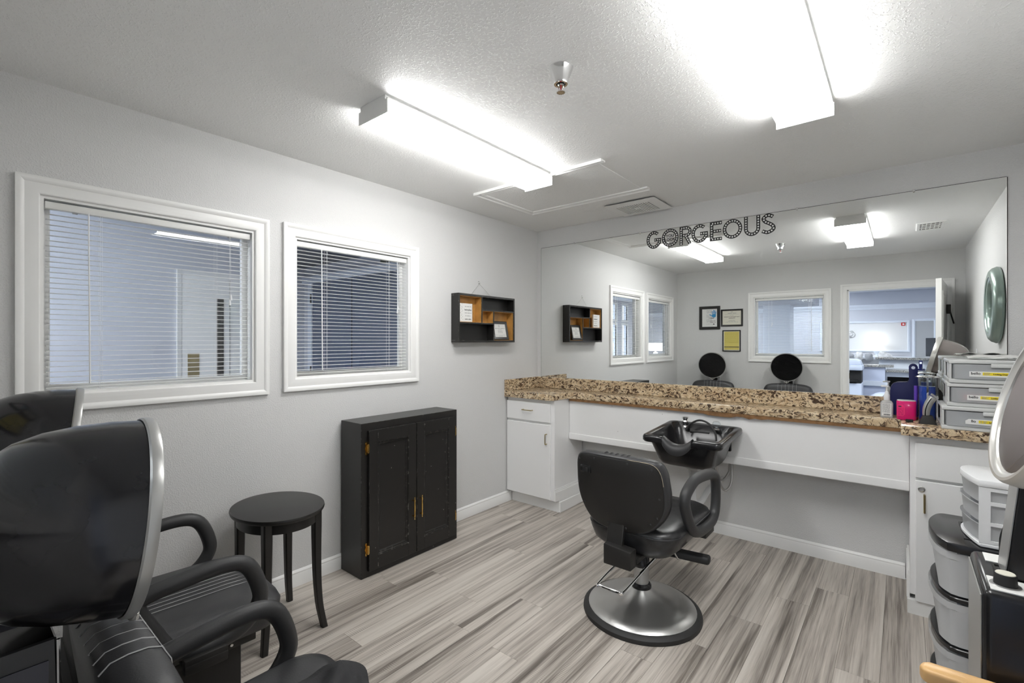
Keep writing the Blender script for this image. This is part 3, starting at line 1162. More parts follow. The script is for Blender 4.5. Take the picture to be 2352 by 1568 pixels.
# ------------------------------------------------------------------ counter run
CT, CB = 0.967, 0.918
ct = thing('countertop', 'brown speckled granite countertop with backsplash along the mirror wall', 'countertop', (1.6, -0.1, CB))
outline = [(0.001, -0.001), (0.001, -0.487), (0.480, -0.487), (0.498, -0.480), (0.508, -0.462), (0.512, -0.30), (0.520, -0.272), (0.535, -0.256), (0.560, -0.250), (2.671, -0.250), (2.671, -0.487), (W - 0.001, -0.487), (W - 0.001, -0.001)]
obj('slab', prism(nb(), outline, CB, CT, 'XY', 0.002, 2), 'granite', ct, smooth=40)
obj('backsplash', box(nb(), (0.001, -0.022, CT + 0.0002), (W - 0.001, -0.001, 1.0655), 0.002, 1), 'granite', ct, smooth=0)
obj('side_splash', box(nb(), (0.001, -0.487, CT + 0.0002), (0.021, -0.022, 1.0655), 0.002, 1), 'granite', ct, smooth=0)
pw = nb()
n = 60
top = CB - 0.0003
xs = [0.512 + (2.705 - 0.512) * k / n for k in range(n + 1)]
r2 = random.Random(5)
low = [top - 0.020 - (r2.uniform(0.002, 0.012) if (1.62 < x < 1.80 or 1.88 < x < 1.98) else 0.0) for x in xs]
A = [pw.verts.new((x, -0.247, top)) for x in xs]
B = [pw.verts.new((x, -0.247, z)) for x, z in zip(xs, low)]
Cc = [pw.verts.new((x, -0.2245, z)) for x, z in zip(xs, low)]
Dd = [pw.verts.new((x, -0.2245, top)) for x in xs]
for i in range(n):
    for P, Q in ((A, B), (B, Cc), (Cc, Dd), (Dd, A)):
        pw.faces.new((P[i], P[i + 1], Q[i + 1], Q[i]))
pw.faces.new((A[0], B[0], Cc[0], Dd[0]))
pw.faces.new((A[-1], B[-1], Cc[-1], Dd[-1]))
bmesh.ops.recalc_face_normals(pw, faces=pw.faces)
obj('plywood_edge', pw, 'ply', ct, 'raw brown plywood edge under the stone', smooth=0)

t = thing('apron_panel', 'long white apron panel under the narrow part of the granite counter', 'panel', (1.6, -0.21, 0.575))
obj('board', box(nb(), (0.5025, -0.224, 0.572), (2.7060, -0.206, CB - 0.0215), 0.001, 1), 'cabw', t, smooth=0)
bm = prism(nb(), [(-0.2242, 0.575), (-0.230, 0.577), (-0.232, 0.600), (-0.230, 0.622), (-0.2242, 0.626)], 0.5025, 2.7060, 'YZ')
obj('bottom_trim', bm, 'cabw', t, smooth=40)
bm = nb()
for x, z in ((0.90, 0.885), (0.95, 0.69), (1.25, 0.73), (1.31, 0.86), (2.62, 0.605), (1.86, 0.60)):
    tube(bm, [(x, -0.2247, z), (x, -0.2235, z)], 0.003, 8)
obj('screw', bm, 'grey', t)


def bar_handle(bm, p, q, nrm, out=0.026, r=0.004):
    P, Q, N = Vector(p), Vector(q), Vector(nrm)
    d = (Q - P).normalized()
    pts = smooth_path([P, P + N * out * 0.7, P + N * out + d * 0.006, Q + N * out - d * 0.006, Q + N * out * 0.7, Q], sub=3)
    return tube(bm, pts, r, 8)


def base_cabinet(label, x0, x1, yf, drawer, door, dx0, dx1, side):
    t = thing('base_cabinet', label, 'cabinet', ((x0 + x1) / 2, yf / 2, 0))
    bm = nb()
    box(bm, (x0, yf, 0.098), (x1, -0.016, CB - 0.0005), 0.001, 1)
    obj('carcass', bm, 'cabw', t, smooth=0)
    d = obj('drawer', box(nb(), (dx0, yf - 0.019, drawer[0]), (dx1, yf - 0.0003, drawer[1]), 0.003, 1), 'cabw', t, smooth=0)
    e = obj('door', box(nb(), (dx0, yf - 0.019, door[0]), (dx1, yf - 0.0003, door[1]), 0.003, 1), 'cabw', t, smooth=0)
    return t, d, e


t, d, e = base_cabinet('white base cabinet with drawer and door in the left corner by the wall', 0.006, 0.500, -0.445, (0.733, 0.888), (0.106, 0.714), 0.010, 0.468, 1)
obj('handle', bar_handle(nb(), (0.197, -0.464, 0.822), (0.292, -0.464, 0.822), (0, -1, 0)), 'brassd', d)
obj('handle', bar_handle(nb(), (0.436, -0.464, 0.560), (0.436, -0.464, 0.640), (0, -1, 0)), 'brassd', e)
obj('toe_kick', box(nb(), (0.016, -0.398, 0.0), (0.512, -0.016, 0.0975)), 'white', t, smooth=0)
bm = box(nb(), (0.5125, -0.398, 0.0), (0.5245, -0.016, 0.085), 0.002, 1)
obj('side_baseboard', bm, 'white', t, smooth=0)
bm = nb()
for z0, z1, tt in ((0.098, 0.172, 0.014), (0.172, 0.184, 0.010), (0.184, 0.196, 0.006)):
    box(bm, (0.5003, -0.452, z0), (0.5003 + tt, -0.020, z1), 0.001, 1)
obj('side_moulding', bm, 'white', t, smooth=0)

t, d, e = base_cabinet('white base cabinet at the right end, behind the plastic drawer cart', 2.7075, W - 0.004, -0.435, (0.703, 0.880), (0.072, 0.690), 2.728, W - 0.012, -1)
obj('handle', bar_handle(nb(), (2.763, -0.454, 0.537), (2.763, -0.454, 0.622), (0, -1, 0), 0.024, 0.0045), 'brassd', e)
obj('lock', lathe(nb(), [(0.0, 0.0), (0.0145, 0.0), (0.0145, 0.004), (0.010, 0.006), (0.008, 0.003), (0, 0.003)], (2.752, -0.454, 0.649), (0, -1, 0), 20), 'steel', e)
obj('toe_kick', box(nb(), (2.697, -0.445, 0.0), (W - 0.004, -0.016, 0.0715)), 'white', t, smooth=0)
bm = nb()
for z0, z1, tt in ((0.072, 0.19, 0.013), (0.19, 0.21, 0.009)):
    box(bm, (2.7072 - tt, -0.425, z0), (2.7072, -0.020, z1), 0.001, 1)
obj('side_moulding', bm, 'white', t, smooth=0)

# ------------------------------------------------------------------ shampoo bowl
bx_, by_ = 1.625, -0.500
t = thing('shampoo_bowl', 'glossy black shampoo bowl with neck rest hung on the white apron panel', 'basin', (bx_, -0.235, 0.62))


def bowl_ring2(hx, hy, r, z, cy=by_):
    base = []
    pts = rrect(bx_, cy, hx, hy, r, 5)
    n = len(pts)
    for i in range(n):
        base.append(pts[i])
        if i % 6 == 5:
            p, q = pts[i], pts[(i + 1) % n]
            for k in range(1, 14):
                base.append((p[0] + (q[0] - p[0]) * k / 14, p[1] + (q[1] - p[1]) * k / 14))
    out = []
    for x, y in base:
        f = max(0.0, min(1.0, (by_ - 0.10 - y) / 0.13))
        g = math.exp(-((x - 1.612) / 0.068) ** 4)
        dz = 0.052 * f * g if z > 0.74 else 0
        tilt = 0.032 * (y - by_) / 0.5 if z > 0.72 else 0
        out.append((x, y, z - dz + tilt))
    return out


SP = [(0.128, 0.120, 0.05, 0.606, -0.515), (0.158, 0.152, 0.055, 0.618, -0.515), (0.172, 0.172, 0.055, 0.645, -0.515), (0.204, 0.215, 0.05, 0.762, -0.508), (0.210, 0.222, 0.05, 0.772, -0.505),
      (0.238, 0.246, 0.035, 0.774, by_), (0.245, 0.253, 0.038, 0.784, by_), (0.245, 0.253, 0.038, 0.804, by_), (0.240, 0.248, 0.036, 0.814, by_), (0.230, 0.238, 0.036, 0.817, by_),
      (0.206, 0.214, 0.045, 0.811, by_), (0.192, 0.202, 0.055, 0.776, by_), (0.165, 0.170, 0.06, 0.690, -0.512), (0.130, 0.120, 0.06, 0.648, -0.515), (0.06, 0.05, 0.03, 0.642, -0.515)]
obj('bowl', loft(nb(), [bowl_ring2(*s) for s in SP]), 'bplastic', t, smooth=50)
obj('wall_bracket', box(nb(), (1.46, -0.252, 0.66), (1.79, -0.2245, 0.755), 0.003, 1), 'bplastic', t, smooth=0)
# rubber neck rest sits in the dip
bm = nb()
path, rad = [], []
for k in range(17):
    s = -1 + k / 8
    x = 1.612 + 0.088 * s
    path.append((x, -0.742, 0.752 + 0.046 * abs(s) ** 2.2))
V = []
for i, p in enumerate(path):
    s = -1 + i / 8
    w = 1.0 - 0.35 * abs(s) ** 3
    V.append([(p[0], p[1] + dy * w, p[2] + dz * (0.6 + 0.4 * w)) for dy, dz in ((-0.034, -0.052), (-0.040, -0.030), (-0.034, -0.004), (-0.012, 0.010), (0.022, 0.012), (0.052, 0.000), (0.052, -0.010), (0.018, -0.006), (-0.018, -0.020), (-0.022, -0.045))])
loft(bm, V)
obj('neck_rest', bm, 'burethane', t, smooth=60)
bm = nb()
lathe(bm, [(0, 0), (0.019, 0.0), (0.017, 0.008), (0.012, 0.014), (0.012, 0.024), (0.018, 0.03), (0.019, 0.040), (0.013, 0.05), (0.014, 0.056), (0.022, 0.060), (0.022, 0.070), (0, 0.070)], (1.515, -0.330, 0.803), n=18)
obj('vacuum_breaker', bm, 'chrome', t)
bm = nb()
lathe(bm, [(0, 0), (0.020, 0), (0.020, 0.008), (0.010, 0.014), (0.010, 0.022), (0, 0.022)], (1.720, -0.320, 0.803), n=18)
obj('tap_stem', bm, 'chrome', t)
obj('tap_knob', lathe(nb(), [(0, 0.0), (0.016, 0.002), (0.027, 0.016), (0.027, 0.026), (0.018, 0.038), (0, 0.040)], (1.720, -0.320, 0.825), n=9), 'cleargl', t, 'clear crystal knob', smooth=0)
bm = nb()
tube(bm, smooth_path([(1.535, -0.36, 0.79), (1.555, -0.355, 0.830), (1.62, -0.36, 0.866), (1.69, -0.38, 0.852), (1.74, -0.42, 0.805), (1.755, -0.45, 0.76)], sub=6), 0.0065, 8)
obj('spray_hose', bm, 'rubber', t)
bm = nb()
tube(bm, [(1.575, -0.375, 0.788), (1.61, -0.375, 0.790), (1.69, -0.378, 0.790)], [0.009, 0.006, 0.0055], 10)
tube(bm, [(1.566, -0.375, 0.788), (1.577, -0.375, 0.788)], 0.011, 10)
obj('sprayer', bm, 'rubber', t)
bm = nb()
lathe(bm, [(0, 0.612), (0.05, 0.612), (0.055, 0.60), (0.048, 0.565), (0.030, 0.555), (0.024, 0.50), (0, 0.50)], (1.612, -0.46, 0), n=18)
obj('drain_cup', bm, 'grey', t)
bm = nb()
tube(bm, smooth_path([(1.612, -0.46, 0.51), (1.612, -0.46, 0.38), (1.620, -0.44, 0.33), (1.64, -0.38, 0.33), (1.655, -0.30, 0.38), (1.66, -0.16, 0.40), (1.66, -0.002, 0.40)], sub=5), 0.020, 10)
obj('drain_pipe', bm, 'wplast', t)
for k, (xa, low_, xb) in enumerate(((1.735, 0.395, 1.782), (1.715, 0.46, 1.765))):
    bm = tube(nb(), smooth_path([(xa - 0.015, -0.33, 0.64), (xa - 0.015, -0.31, 0.54), (xa, -0.27, low_ + 0.03), (xa + 0.025, -0.25, low_), (xb + 0.004, -0.22, low_ + 0.05), (xb, -0.19, 0.54), (xb, -0.17, 0.60)], sub=5), 0.0075, 8)
    obj('supply_hose', bm, 'braid', t)

# ------------------------------------------------------------------ styling chair (faces the mirror)
SX, SY = 1.612, -1.285
t = thing('styling_chair', 'black styling chair on a round brushed steel base before the shampoo bowl', 'chair', (SX, SY, 0))
obj('floor_ring', lathe(nb(), [(0.262, 0.0), (0.296, 0.0), (0.298, 0.006), (0.296, 0.020), (0.284, 0.030), (0.268, 0.034), (0.262, 0.030)] + [(0.262, 0.0)], (SX + 0.018, SY - 0.015, 0), n=56), 'rubber', t)
obj('base_plate', lathe(nb(), [(0.0, 0.012), (0.268, 0.012), (0.270, 0.034), (0.262, 0.041), (0.225, 0.050), (0.17, 0.062), (0.12, 0.078), (0.085, 0.096), (0.06, 0.116), (0.05, 0.126), (0, 0.126)], (SX + 0.018, SY - 0.015, 0), n=56), 'steel', t, 'domed brushed steel base')
cx, cy = SX + 0.018, SY - 0.015
obj('collar', lathe(nb(), [(0, 0.120), (0.044, 0.120), (0.050, 0.128), (0.050, 0.140), (0.042, 0.150), (0, 0.150)], (cx, cy, 0), n=28), 'bplastic', t)
obj('column', lathe(nb(), [(0, 0.15), (0.0375, 0.15), (0.0375, 0.235), (0, 0.235)], (cx, cy, 0), n=28), 'silver', t, 'grey steel pump column')
obj('column_sleeve', lathe(nb(), [(0, 0.235), (0.0395, 0.235), (0.0395, 0.275), (0.036, 0.280), (0.034, 0.330), (0, 0.330)], (cx, cy, 0), n=28), 'bplastic', t)
bm = tube(nb(), smooth_path([(cx + 0.045, cy + 0.10, 0.262), (cx + 0.040, cy - 0.02, 0.247), (cx + 0.030, cy - 0.26, 0.212), (cx + 0.010, cy - 0.275, 0.209), (cx - 0.085, cy - 0.275, 0.209), (cx - 0.105, cy - 0.26, 0.212), (cx - 0.095, cy - 0.02, 0.247), (cx - 0.05, cy + 0.06, 0.262)], sub=4), 0.0065, 8)
lv = obj('pump_lever', bm, 'chrome', t)
bm = tube(nb(), [(cx - 0.060, cy + 0.085, 0.265), (cx + 0.055, cy + 0.085, 0.265)], 0.009, 10)
obj('lever_pivot', bm, 'bpanel', t)
# seat
def cushion_ring(hx, y0, y1, r, z, sag=0.0):
    return [(SX + x, y, z - sag * (1 - (x / hx) ** 2)) for x, y in rrect(0, (y0 + y1) / 2, hx, (y1 - y0) / 2, r, 6)]
ya, yb = SY - 0.17, SY + 0.47
bm = loft(nb(), [cushion_ring(0.13, ya + 0.12, yb - 0.16, 0.09, 0.322), cushion_ring(0.18, ya + 0.05, yb - 0.10, 0.11, 0.332), cushion_ring(0.222, ya + 0.01, yb - 0.05, 0.12, 0.375), cushion_ring(0.240, ya, yb - 0.01, 0.12, 0.425), cushion_ring(0.243, ya, yb, 0.12, 0.452), cushion_ring(0.238, ya + 0.005, yb - 0.006, 0.115, 0.466), cushion_ring(0.215, ya + 0.03, yb - 0.03, 0.10, 0.478), cushion_ring(0.16, ya + 0.08, yb - 0.09, 0.08, 0.476), cushion_ring(0.08, ya + 0.18, yb - 0.2, 0.05, 0.472)])
se = obj('seat', bm, 'bvinyl2', t, smooth=60)
bm = tube(nb(), cushion_ring(0.2435, ya - 0.001, yb + 0.001, 0.12, 0.450), 0.0035, 6, True)
obj('piping', bm, 'bvinyl', se)
# backrest: rounded outline, leaning
BO = [(-0.150, 0.470), (-0.205, 0.520), (-0.238, 0.585), (-0.247, 0.650), (-0.243, 0.720), (-0.236, 0.775), (-0.215, 0.815), (-0.175, 0.832), (-0.08, 0.838), (0.08, 0.838), (0.175, 0.832), (0.215, 0.815), (0.236, 0.775), (0.243, 0.720), (0.247, 0.650), (0.238, 0.585), (0.205, 0.520), (0.150, 0.470), (0.07, 0.452), (-0.07, 0.452)]
BC = SX - 0.030


def back_ring(s, dy, cz=0.645):
    out = []
    for x, z in [(p.x, p.y) for p in smooth_path([(x, z, 0) for x, z in BO], True, 3)]:
        zz = cz + (z - cz) * s
        xx = x * s
        lean = -0.16 * (zz - 0.45)
        curve = 0.05 * (xx / 0.24) ** 2
        out.append((BC + xx, SY - 0.175 + lean + dy + curve, zz))
    return out


bm = loft(nb(), [back_ring(0.955, -0.012), back_ring(0.985, -0.008), back_ring(1.0, 0.012), back_ring(1.0, 0.040), back_ring(0.97, 0.066), back_ring(0.88, 0.082), back_ring(0.6, 0.088), back_ring(0.2, 0.088)])
bk = obj('backrest', bm, 'bvinyl', t, smooth=60)
bm = loft(nb(), [back_ring(0.945, -0.010), back_ring(0.945, -0.0165), back_ring(0.92, -0.020), back_ring(0.45, -0.021), back_ring(0.1, -0.021)])
bp = obj('back_panel', bm, 'bpanel', bk, 'flat black back board with screws', smooth=40)
bm = nb()


def back_pt(x, z, dy):
    return (BC + x, SY - 0.175 - 0.16 * (z - 0.45) + dy + 0.05 * (x / 0.24) ** 2, z)


for x, z in ((-0.205, 0.79), (-0.10, 0.812), (0.08, 0.812), (0.19, 0.795), (-0.222, 0.66), (0.215, 0.655), (-0.19, 0.56), (0.17, 0.525), (-0.05, 0.487), (0.05, 0.482), (0.20, 0.56)):
    p = back_pt(x, z, -0.0205)
    lathe(bm, [(0, 0), (0.0055, 0), (0.0045, 0.0025), (0, 0.003)], p, (0, -1, 0), 10)
obj('screw', bm, 'burethane', bp)
bm = nb()
p = back_pt(-0.160, 0.745, -0.022)
box(bm, (p[0] - 0.030, p[1] - 0.008, p[2] - 0.020), (p[0] + 0.030, p[1] + 0.006, p[2] + 0.020), 0.004)
br = obj('headrest_socket', bm, 'bplastic', bp)
bm = box(nb(), (p[0] - 0.018, p[1] - 0.0085, p[2] - 0.011), (p[0] + 0.006, p[1] - 0.0078, p[2] + 0.011))
box(bm, (p[0] + 0.004, p[1] - 0.014, p[2] - 0.014), (p[0] + 0.016, p[1] - 0.006, p[2] + 0.008), 0.002)
obj('socket_lever', bm, 'dark', bp, smooth=0)
bm = nb()
for k in range(5):
    x = -0.055 + 0.030 * k
    pts = []
    for q in range(9):
        a = pi * q / 8
        c = back_pt(x, 0.800, 0.026)
        pts.append((c[0], c[1] - 0.037 * cos(a), c[2] + 0.0415 * sin(a)))
    tube(bm, pts, 0.0036, 5)
obj('stitching', bm, 'burethane', bk)
bm = nb()
pts = [back_pt(x, z, -0.0155) for x, z in [(p.x * 0.962, 0.645 + (p.y - 0.645) * 0.962) for p in smooth_path([(x, z, 0) for x, z in BO[9:14]], False, 4)]]
tube(bm, pts, [0.0006 + 0.0012 * abs(sin(i * 1.3)) for i in range(len(pts))], 5)
obj('torn_edge', bm, mat('frayed_lining', (0.42, 0.36, 0.27), 0.9), bk, 'pale frayed edge of the cover')
# arm loops
AL = [(0.005, 0.672), (0.11, 0.700), (0.26, 0.692), (0.40, 0.668), (0.452, 0.618), (0.456, 0.500), (0.420, 0.432), (0.33, 0.410), (0.17, 0.420), (0.06, 0.470), (-0.025, 0.580), (-0.035, 0.640)]
for s in (-1, 1):
    bm = tube(nb(), smooth_path([(SX - 0.012 + s * 0.262, SY + y, z - 0.008) for y, z in AL], True, 5), 0.0295, 12, True, r2=0.026)
    obj('armrest', bm, 'burethane', t, smooth=60)
    bm = box(nb(), (SX - 0.012 + s * 0.262 - 0.02, SY + 0.22, 0.360), (SX - 0.012 + s * 0.262 + 0.02, SY + 0.36, 0.392), 0.004)
    box(bm, (SX + min(s * 0.20, s * 0.262), SY + 0.24, 0.362), (SX + max(s * 0.20, s * 0.262), SY + 0.34, 0.380), 0.002)
    obj('arm_bracket', bm, 'bpanel', t)
# recline bracket and back stem
bm = prism(nb(), [(-0.072, 0.308), (0.072, 0.308), (0.072, 0.396), (-0.072, 0.408)], SY - 0.262, SY - 0.195, 'XZ', 0.006, 2, Matrix.Translation((SX + 0.002, 0, 0)))
obj('recline_bracket', bm, 'bpanel', t)
bm = prism(nb(), [(SY - 0.235, 0.36), (SY - 0.205, 0.36), (SY - 0.178, 0.50), (SY - 0.200, 0.50)], SX - 0.075, SX + 0.010, 'YZ', 0.003, 1)
obj('back_stem', bm, 'bpanel', t)
bm = box(nb(), (SX - 0.08, SY - 0.20, 0.322), (SX + 0.08, SY + 0.12, 0.346), 0.004)
obj('seat_plate', bm, 'bpanel', t)
# footrest
bm = nb()
for x in (0.055, 0.105):
    tube(bm, smooth_path([(SX + x - 0.03, SY + 0.16, 0.335), (SX + x - 0.02, SY + 0.20, 0.29), (SX + x + 0.005, SY + 0.235, 0.215), (SX + x + 0.02, SY + 0.25, 0.212)], sub=4), 0.008, 8)
obj('footrest_stay', bm, 'chrome', t)
bm = box(nb(), (-0.20, -0.030, -0.021), (0.20, 0.030, 0.021), 0.014, 3, Matrix.Translation((SX + 0.075, SY + 0.255, 0.228)) @ Matrix.Rotation(radians(8), 4, 'Z'))
obj('footrest_bar', bm, 'rubber', t)

# ------------------------------------------------------------------ black two-door cabinet
x1, y0, y1, ht = 0.232, -2.0510, -1.2800, 0.914
t = thing('wall_cabinet', 'worn black two-door cabinet standing on the floor against the left wall', 'cabinet', (x1 / 2, (y0 + y1) / 2, 0))
bm = nb()
box(bm, (0.016, y0, 0.0), (x1, y1, ht), 0.0015, 1)
obj('carcass', bm, 'bcab', t, smooth=0)
for k, (a, b) in enumerate(((-2.009, -1.6575), (-1.6525, -1.311))):
    d = nb()
    pa, pb, pz0, pz1 = a + 0.062, b - 0.062, 0.118, 0.795
    z0, z1 = 0.038, 0.870
    xo, xi = x1 + 0.019, x1 + 0.0003
    # frame: stiles and rails
    for (p, q) in (((a, z0), (pa, z1)), ((pb, z0), (b, z1)), ((pa, z0), (pb, pz0)), ((pa, pz1), (pb, z1))):
        box(d, (xi, p[0], p[1]), (xo, q[0], q[1]), 0.0012, 1)
    dr = obj('door', d, 'bcab', t, smooth=0)
    m = mitre_frame(nb(), pa + 0.020, pb - 0.020, pz0 + 0.020, pz1 - 0.020, [(0, 0.002), (0, 0.004), (0.006, 0.010), (0.012, 0.010), (0.016, 0.016), (0.020, 0.016), (0.0205, 0.0)], lambda u, v, h: (x1 + h, u, v))
    obj('moulding', m, 'bcab', dr, smooth=20)
    obj('panel', box(nb(), (xi, pa + 0.005, pz0 + 0.005), (x1 + 0.004, pb - 0.005, pz1 - 0.005)), 'bcab', dr, smooth=0)
    yc = -1.688 if k == 0 else -1.6275
    hb = nb()
    lathe(hb, [(0, 0.257), (0.002, 0.258), (0.004, 0.263), (0.002, 0.268), (0.0035, 0.272), (0.006, 0.280), (0.005, 0.288), (0.004, 0.296), (0.0058, 0.318), (0.0058, 0.342), (0.004, 0.364), (0.005, 0.372), (0.006, 0.380), (0.0035, 0.388), (0.002, 0.392), (0.004, 0.397), (0.002, 0.402), (0, 0.403)], (xo + 0.021, yc, 0), n=12)
    for z in (0.280, 0.380):
        tube(hb, [(xo, yc, z), (xo + 0.021, yc, z)], [0.0045, 0.003], 8)
    obj('pull', hb, 'brass', dr, 'turned brass pull')
    yh = a if k == 0 else b
    sgn = -1 if k == 0 else 1
    for z in (0.168, 0.765):
        hb = nb()
        pl_ = [(yh + sgn * 0.002, z - 0.036), (yh + sgn * 0.012, z - 0.040), (yh + sgn * 0.018, z - 0.030), (yh + sgn * 0.014, z - 0.016), (yh + sgn * 0.020, z), (yh + sgn * 0.014, z + 0.016), (yh + sgn * 0.018, z + 0.030), (yh + sgn * 0.012, z + 0.040), (yh + sgn * 0.002, z + 0.036)]
        prism(hb, pl_, x1 + 0.0005, x1 + 0.004, 'YZ')
        tube(hb, [(x1 + 0.014, yh + sgn * 0.003, z - 0.026), (x1 + 0.014, yh + sgn * 0.003, z + 0.026)], 0.0055, 8)
        box(hb, (x1 + 0.002, yh + sgn * 0.003 - 0.004, z - 0.022), (x1 + 0.020, yh + sgn * 0.003 + 0.004, z + 0.022))
        obj('hinge', hb, 'brass', dr, 'brass hinge')

# ------------------------------------------------------------------ oval side table
tx, ty, tz = 0.305, -2.562, 0.592
t = thing('side_table', 'small black oval side table with flared legs by the left wall', 'table', (tx, ty, 0))
TA, TB = 0.203, 0.245         # half sizes along Y and X
TM = Matrix.Translation((tx, ty, 0))
obj('tabletop', lathe(nb(), [(0, tz - 0.022), (0.965, tz - 0.022), (0.99, tz - 0.016), (1.0, tz - 0.008), (0.992, tz - 0.001), (0.975, tz), (0, tz)], (tx, ty, 0), n=64, sx=TB, sy=TA), 'bwood', t, smooth=30)
obj('apron', lathe(nb(), [(0.80, tz - 0.072), (0.86, tz - 0.072), (0.86, tz - 0.0222), (0.80, tz - 0.0222), (0.80, tz - 0.072)], (tx, ty, 0), n=64, sx=TB, sy=TA), 'bwood', t, smooth=30)
for ax, ay in ((1, 1), (1, -1), (-1, 1), (-1, -1)):
    lx, ly = tx + ax * 0.150, ty + ay * 0.118
    path = [(0, 0, tz - 0.023), (0, 0, tz - 0.10), (0.0, 0.0, 0.40), (0.002, 0.002, 0.25), (0.010, 0.008, 0.12), (0.022, 0.018, 0.04), (0.030, 0.024, 0.0)]
    pts = smooth_path([(lx + ax * p[0], ly + ay * p[1], p[2]) for p in path], sub=3)
    pts[-1] = Vector((pts[-1].x, pts[-1].y, 0.0))
    rings = []
    for p in pts:
        s = 0.020 - 0.006 * max(0, (0.5 - p.z) / 0.5)
        rings.append([(p.x + u * s, p.y + v * s, p.z) for u, v in ((1, 0.7), (0.7, 1), (-0.7, 1), (-1, 0.7), (-1, -0.7), (-0.7, -1), (0.7, -1), (1, -0.7))])
    obj('leg', loft(nb(), rings), 'bwood', t, smooth=30)

# ------------------------------------------------------------------ box shelf on the left wall
sd, sy0, sy1, sz0, sz1 = 0.082, -1.118, -0.443, 1.390, 1.768
t = thing('box_shelf', 'black shadow box shelf with varnished wood cells hung by a wire on the left wall', 'shelf', (0.001, (sy0 + sy1) / 2, sz0))
th = 0.016
ya_, yb_ = sy0 + th, sy1 - th
za_, zb_ = sz0 + th, sz1 - th
L_ = yb_ - ya_
V1 = ya_ + L_ * 0.385         # post right of the tall left cell
V2 = ya_ + L_ * 0.605         # post between middle and right cells
H1 = za_ + (zb_ - za_) * 0.390  # shelf under left cells
H2 = za_ + (zb_ - za_) * 0.705  # shelf under the long top right cell
bm = nb()
box(bm, (0.0015, sy0, sz0), (sd, sy1, sz0 + th), 0.001, 1)
box(bm, (0.0015, sy0, sz1 - th), (sd, sy1, sz1), 0.001, 1)
box(bm, (0.0015, sy0, sz0 + th), (sd, sy0 + th, sz1 - th), 0.001, 1)
box(bm, (0.0015, sy1 - th, sz0 + th), (sd, sy1, sz1 - th), 0.001, 1)
obj('frame', bm, 'bcab', t, smooth=0)
obj('back', box(nb(), (0.0015, ya_, za_), (0.006, yb_, zb_)), 'bpanel', t, smooth=0)
dv = 0.005
bm = nb()
box(bm, (0.006, V1 - dv, H1 + dv), (sd - 0.002, V1 + dv, zb_))
box(bm, (0.006, V2 - dv, za_), (sd - 0.002, V2 + dv, H2 - dv))
box(bm, (0.006, ya_, H1 - dv), (sd - 0.002, V2 - dv, H1 + dv))
box(bm, (0.006, V1 + dv, H2 - dv), (sd - 0.002, yb_, H2 + dv))
obj('divider', bm, 'bcab', t, smooth=0)


def cell_lining(y0, y1, z0, z1):
    b = nb()
    e, k = 0.0012, 0.003
    box(b, (0.0062, y0 + e, z0 + e), (0.0085, y1 - e, z1 - e))
    box(b, (0.0085, y0 + e, z0 + e), (sd - 0.006, y0 + e + k, z1 - e))
    box(b, (0.0085, y1 - e - k, z0 + e), (sd - 0.006, y1 - e, z1 - e))
    box(b, (0.0085, y0 + e + k, z0 + e), (sd - 0.006, y1 - e - k, z0 + e + k))
    box(b, (0.0085, y0 + e + k, z1 - e - k), (sd - 0.006, y1 - e - k, z1 - e))
    return obj('cell_lining', b, 'oak', t, 'varnished honey-brown cell', smooth=0)


cell_lining(ya_, V1 - dv, H1 + dv, zb_)
cell_lining(V1 + dv, V2 - dv, H1 + dv, H2 - dv)
cell_lining(V2 + dv, yb_, za_, H2 - dv)
bm = nb()
for y in (-0.915, -0.664):
    tube(bm, [(0.012, y, sz1), (0.010, -0.812, 1.868)], 0.0012, 5)
obj('hanging_wire', bm, 'steel', t)
bm = tube(nb(), [(0.0, -0.812, 1.872), (0.014, -0.812, 1.868), (0.016, -0.812, 1.878)], 0.0022, 6)
tube(bm, [(0.0, -0.812, 1.888), (0.010, -0.812, 1.889)], 0.003, 6)
obj('nail', bm, 'steel', t)
# greeting-card sign in the tall cell
cy0, cy1 = ya_ + 0.010, ya_ + 0.150
cz0 = H1 + dv + 0.0045
t = thing('card_sign', 'white hairstylist message card standing in the shelf, dotted along one side', 'card', (0.06, (cy0 + cy1) / 2, cz0))
CX = 0.066
obj('block', box(nb(), (0.046, cy0, cz0), (CX, cy1, cz0 + 0.142), 0.001, 1), 'paper', t, smooth=0)
r3 = random.Random(3)
bm = nb()
for q, (wd_, vv, hh) in enumerate(((0.07, 0.118, 0.006), (0.075, 0.068, 0.006), (0.06, 0.046, 0.006))):
    bars(bm, (CX, cy0 + 0.092, cz0), (0, 1, 0), (0, 0, 1), wordlines(-wd_ / 2, wd_ / 2, vv, hh, r3))
obj('small_print', bm, 'inkg', t, smooth=0)
text('printed_word', 'hairstylists', 0.018, 'ink', (CX + 0.0006, cy0 + 0.092, cz0 + 0.093), (0, 1, 0), (0, 0, 1), t)
text('printed_word', 'needs a stylist', 0.0125, 'ink', (CX + 0.0006, cy0 + 0.092, cz0 + 0.021), (0, 1, 0), (0, 0, 1), t)
bm = nb()
for k in range(14):
    yy, zz = cy0 + r3.uniform(0.006, 0.036), cz0 + 0.008 + 0.128 * k / 13
    f = [bm.verts.new((CX + 0.0005, yy + 0.0022 * cos(2 * pi * j / 8), zz + 0.0022 * sin(2 * pi * j / 8))) for j in range(8)]
    bm.faces.new(f)
obj('printed_dots', bm, 'ink', t, smooth=0)
